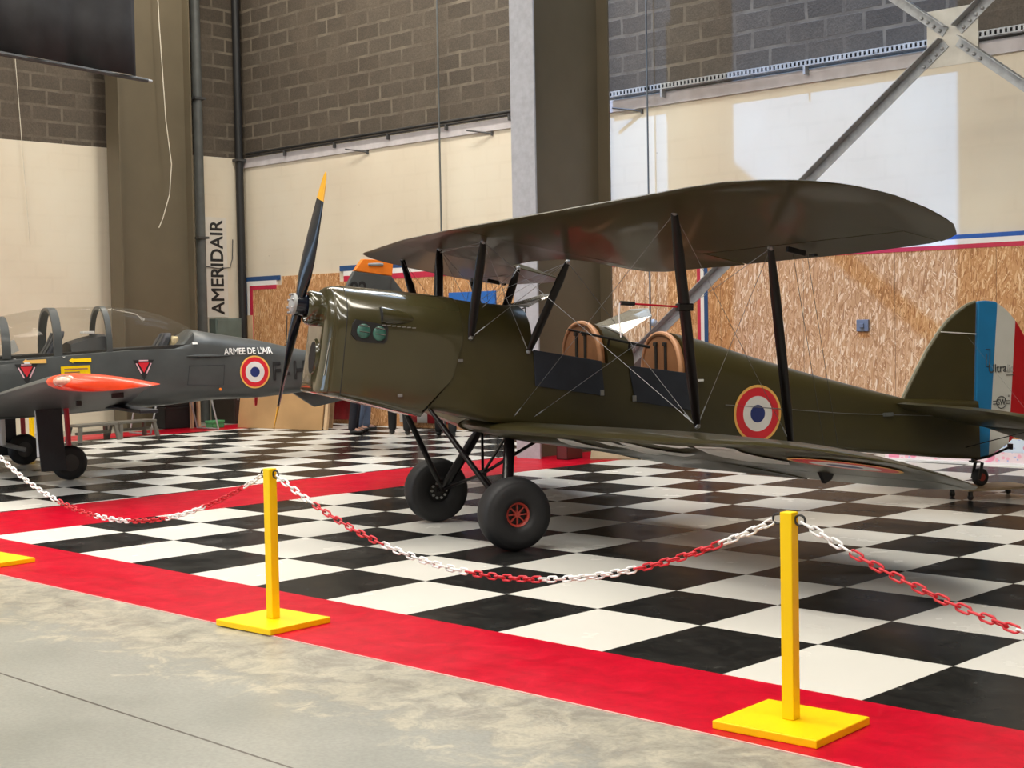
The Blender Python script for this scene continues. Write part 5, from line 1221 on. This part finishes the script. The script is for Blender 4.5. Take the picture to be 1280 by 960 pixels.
for cx, cz in ((.275, 1.15), (-1.03, 1.16)):
    o = tri(cx, cz, .245, .235, MT['blackm'], .008, 'danger_triangle', f2); tri(cx, cz + .018, .13, .115, MT['rround'], .011, 'red_triangle', o)
    slabY([(cx + .055, cz + .094), (cx - .055, cz + .094), (cx - .055, cz + .08), (cx + .055, cz + .08)], .011, MT['pink'], 'caption_strip', o)
    for q in (-1, 1): slabY([(cx + q * .095, cz + .055), (cx + q * .08, cz + .058), (cx + q * .022, cz - .06), (cx + q * .038, cz - .062)], .011, MT['pink'], 'caption_strip', o)
o = slabY([(-.094, 1.205), (-.42, 1.212), (-.42, 1.04), (-.094, 1.03)], .008, MT['yellow'], 'rescue_placard', f2)
for k, (a, b) in enumerate(((-.13, -.39), (-.13, -.30), (-.13, -.36), (-.13, -.33))): slabY([(a, 1.18 - .036 * k), (b, 1.182 - .036 * k), (b, 1.168 - .036 * k), (a, 1.166 - .036 * k)], .011, MT['leather'], 'text_line', o)
for x0, x1, z, m in ((.317, .06, 1.268, 'cream'), (-.185, -.432, 1.27, 'yellow')):
    o = slabY([(x0, z), (x0 - .045, z + .032), (x0 - .045, z + .018), (x1, z + .024), (x1, z - .02), (x0 - .045, z - .018), (x0 - .045, z - .032)], .022, MT['yround'] if m == 'cream' else MT['yellow'], 'rescue_arrow', f2)
for x, z in ((.40, 1.30), (-.12, 1.31), (.3, 1.245), (-1.63, 1.42)):
    slabY([(x, z), (x - .03, z), (x - .03, z + .04), (x, z + .04)] if x in (.40, -.12) else [(x, z), (x - .06, z), (x - .06, z + .022), (x, z + .022)], .025, MT['white'], 'stencil', f2)
bm = bmesh.new(); vloft(bm, [[Vector((-1.55 - .55 * t, side2(-1.55 - .55 * t, 1.28) + r * math.cos(a) + .01, 1.285 - .01 * t + r * .7 * math.sin(a))) for a in [2 * PI * k / 10 for k in range(10)]] for t, r in ((0, .004), (.2, .022), (.6, .022), (1, .003))]); build('canopy_track_fairing', bm, MT['grey'], TR, True)
bm = bmesh.new(); pts = [Vector((x, side2(x, z) + .003, z)) for x, z in ((-1.58, 1.17), (-1.55, .95), (-2.0, .93), (-2.02, 1.17))]; tube(bm, pts, .003, 4, closed=True); build('hatch_outline', bm, MT['greyd'], TR)
bm = bmesh.new(); lathe(bm, [(0, 0), (.018, 0), (.012, .014), (0, .016)], (-1.96, side2(-1.96, .86), .88), (0, 1, 0), 12); build('side_lamp', bm, MT['orange'], TR, True)
bm = bmesh.new(); slab([(-2.52, .76), (-2.56, .76), (-2.545, .65), (-2.52, .65)], -.01, .01, MT['rround'], 'belly_aerial', TR, 0); bm.free()
bm = bmesh.new(); tube(bm, [(-2.95, .0, 1.36), (-2.97, 0, 1.75)], .006, 6); box(bm, (-2.955, 0, 1.365), (.06, .02, .03)); build('spine_aerial', bm, MT['blackm'], TR)
# ------------------------------------------------------------------ camera
cam = bpy.data.cameras.new('camera'); co = bpy.data.objects.new('camera', cam); COL.objects.link(co); S.camera = co
cam.sensor_width = 36; cam.lens = 36 * 1812.04 / 1280; cam.clip_start = .05; cam.clip_end = 200
ya, pi_, ro = -.771258694, .0391548488, .0178227457
fwd = Vector((math.sin(ya) * math.cos(pi_), math.cos(ya) * math.cos(pi_), -math.sin(pi_))); rt = Vector((math.cos(ya), -math.sin(ya), 0)); dn = fwd.cross(rt)
r2 = rt * math.cos(ro) + dn * math.sin(ro); d2 = -rt * math.sin(ro) + dn * math.cos(ro)
co.matrix_world = Matrix.Translation((6.41586194 * .7, -7.54946566 * .7, 2.21999183 * .7)) @ Matrix((r2, -d2, -fwd)).transposed().to_4x4()
# ------------------------------------------------------------------ light: warm roof lamps, cool daylight through the open doors
w = bpy.data.worlds.new('overcast'); S.world = w; w.use_nodes = True; nt = w.node_tree; nt.nodes.clear()
out = N(nt, 'ShaderNodeOutputWorld'); bg = N(nt, 'ShaderNodeBackground'); L(nt, bg.outputs[0], out.inputs[0])
bg.inputs[0].default_value = (.55, .75, 1.0, 1); bg.inputs[1].default_value = 4.5
def area(name, loc, sx, sy, p, col, rot=(0, 0, 0)):
    l = bpy.data.lights.new(name, 'AREA'); l.shape = 'RECTANGLE'; l.size = sx; l.size_y = sy; l.energy = p; l.color = col
    o = bpy.data.objects.new(name, l); COL.objects.link(o); o.location = loc; o.rotation_euler = rot; return o
WARM, COOL = (1.0, .93, .80), (1.0, .97, .91)
for x, y, ln, p, c in ((-2, -10, 24, 980, COOL), (-2, -5, 24, 1150, COOL), (-6, -1, 18, 850, WARM), (-6.2, 1.8, 16.5, 800, WARM), (-11.5, 7.6, 10, 560, WARM)):
    area('roof_lamp', (x, y, 9.2), ln, .7, p, c)
sun = bpy.data.lights.new('sun', 'SUN'); sun.energy = 5.8; sun.angle = math.radians(.6); sun.color = (.19, .45, 1.0)
so = bpy.data.objects.new('sun', sun); COL.objects.link(so); so.rotation_euler = Vector((0, .371, -.928)).to_track_quat('-Z', 'Y').to_euler()
S.view_settings.view_transform = 'Standard'; S.view_settings.look = 'None'; S.view_settings.gamma = 1; S.view_settings.use_curve_mapping = False
S.view_settings.exposure = .02
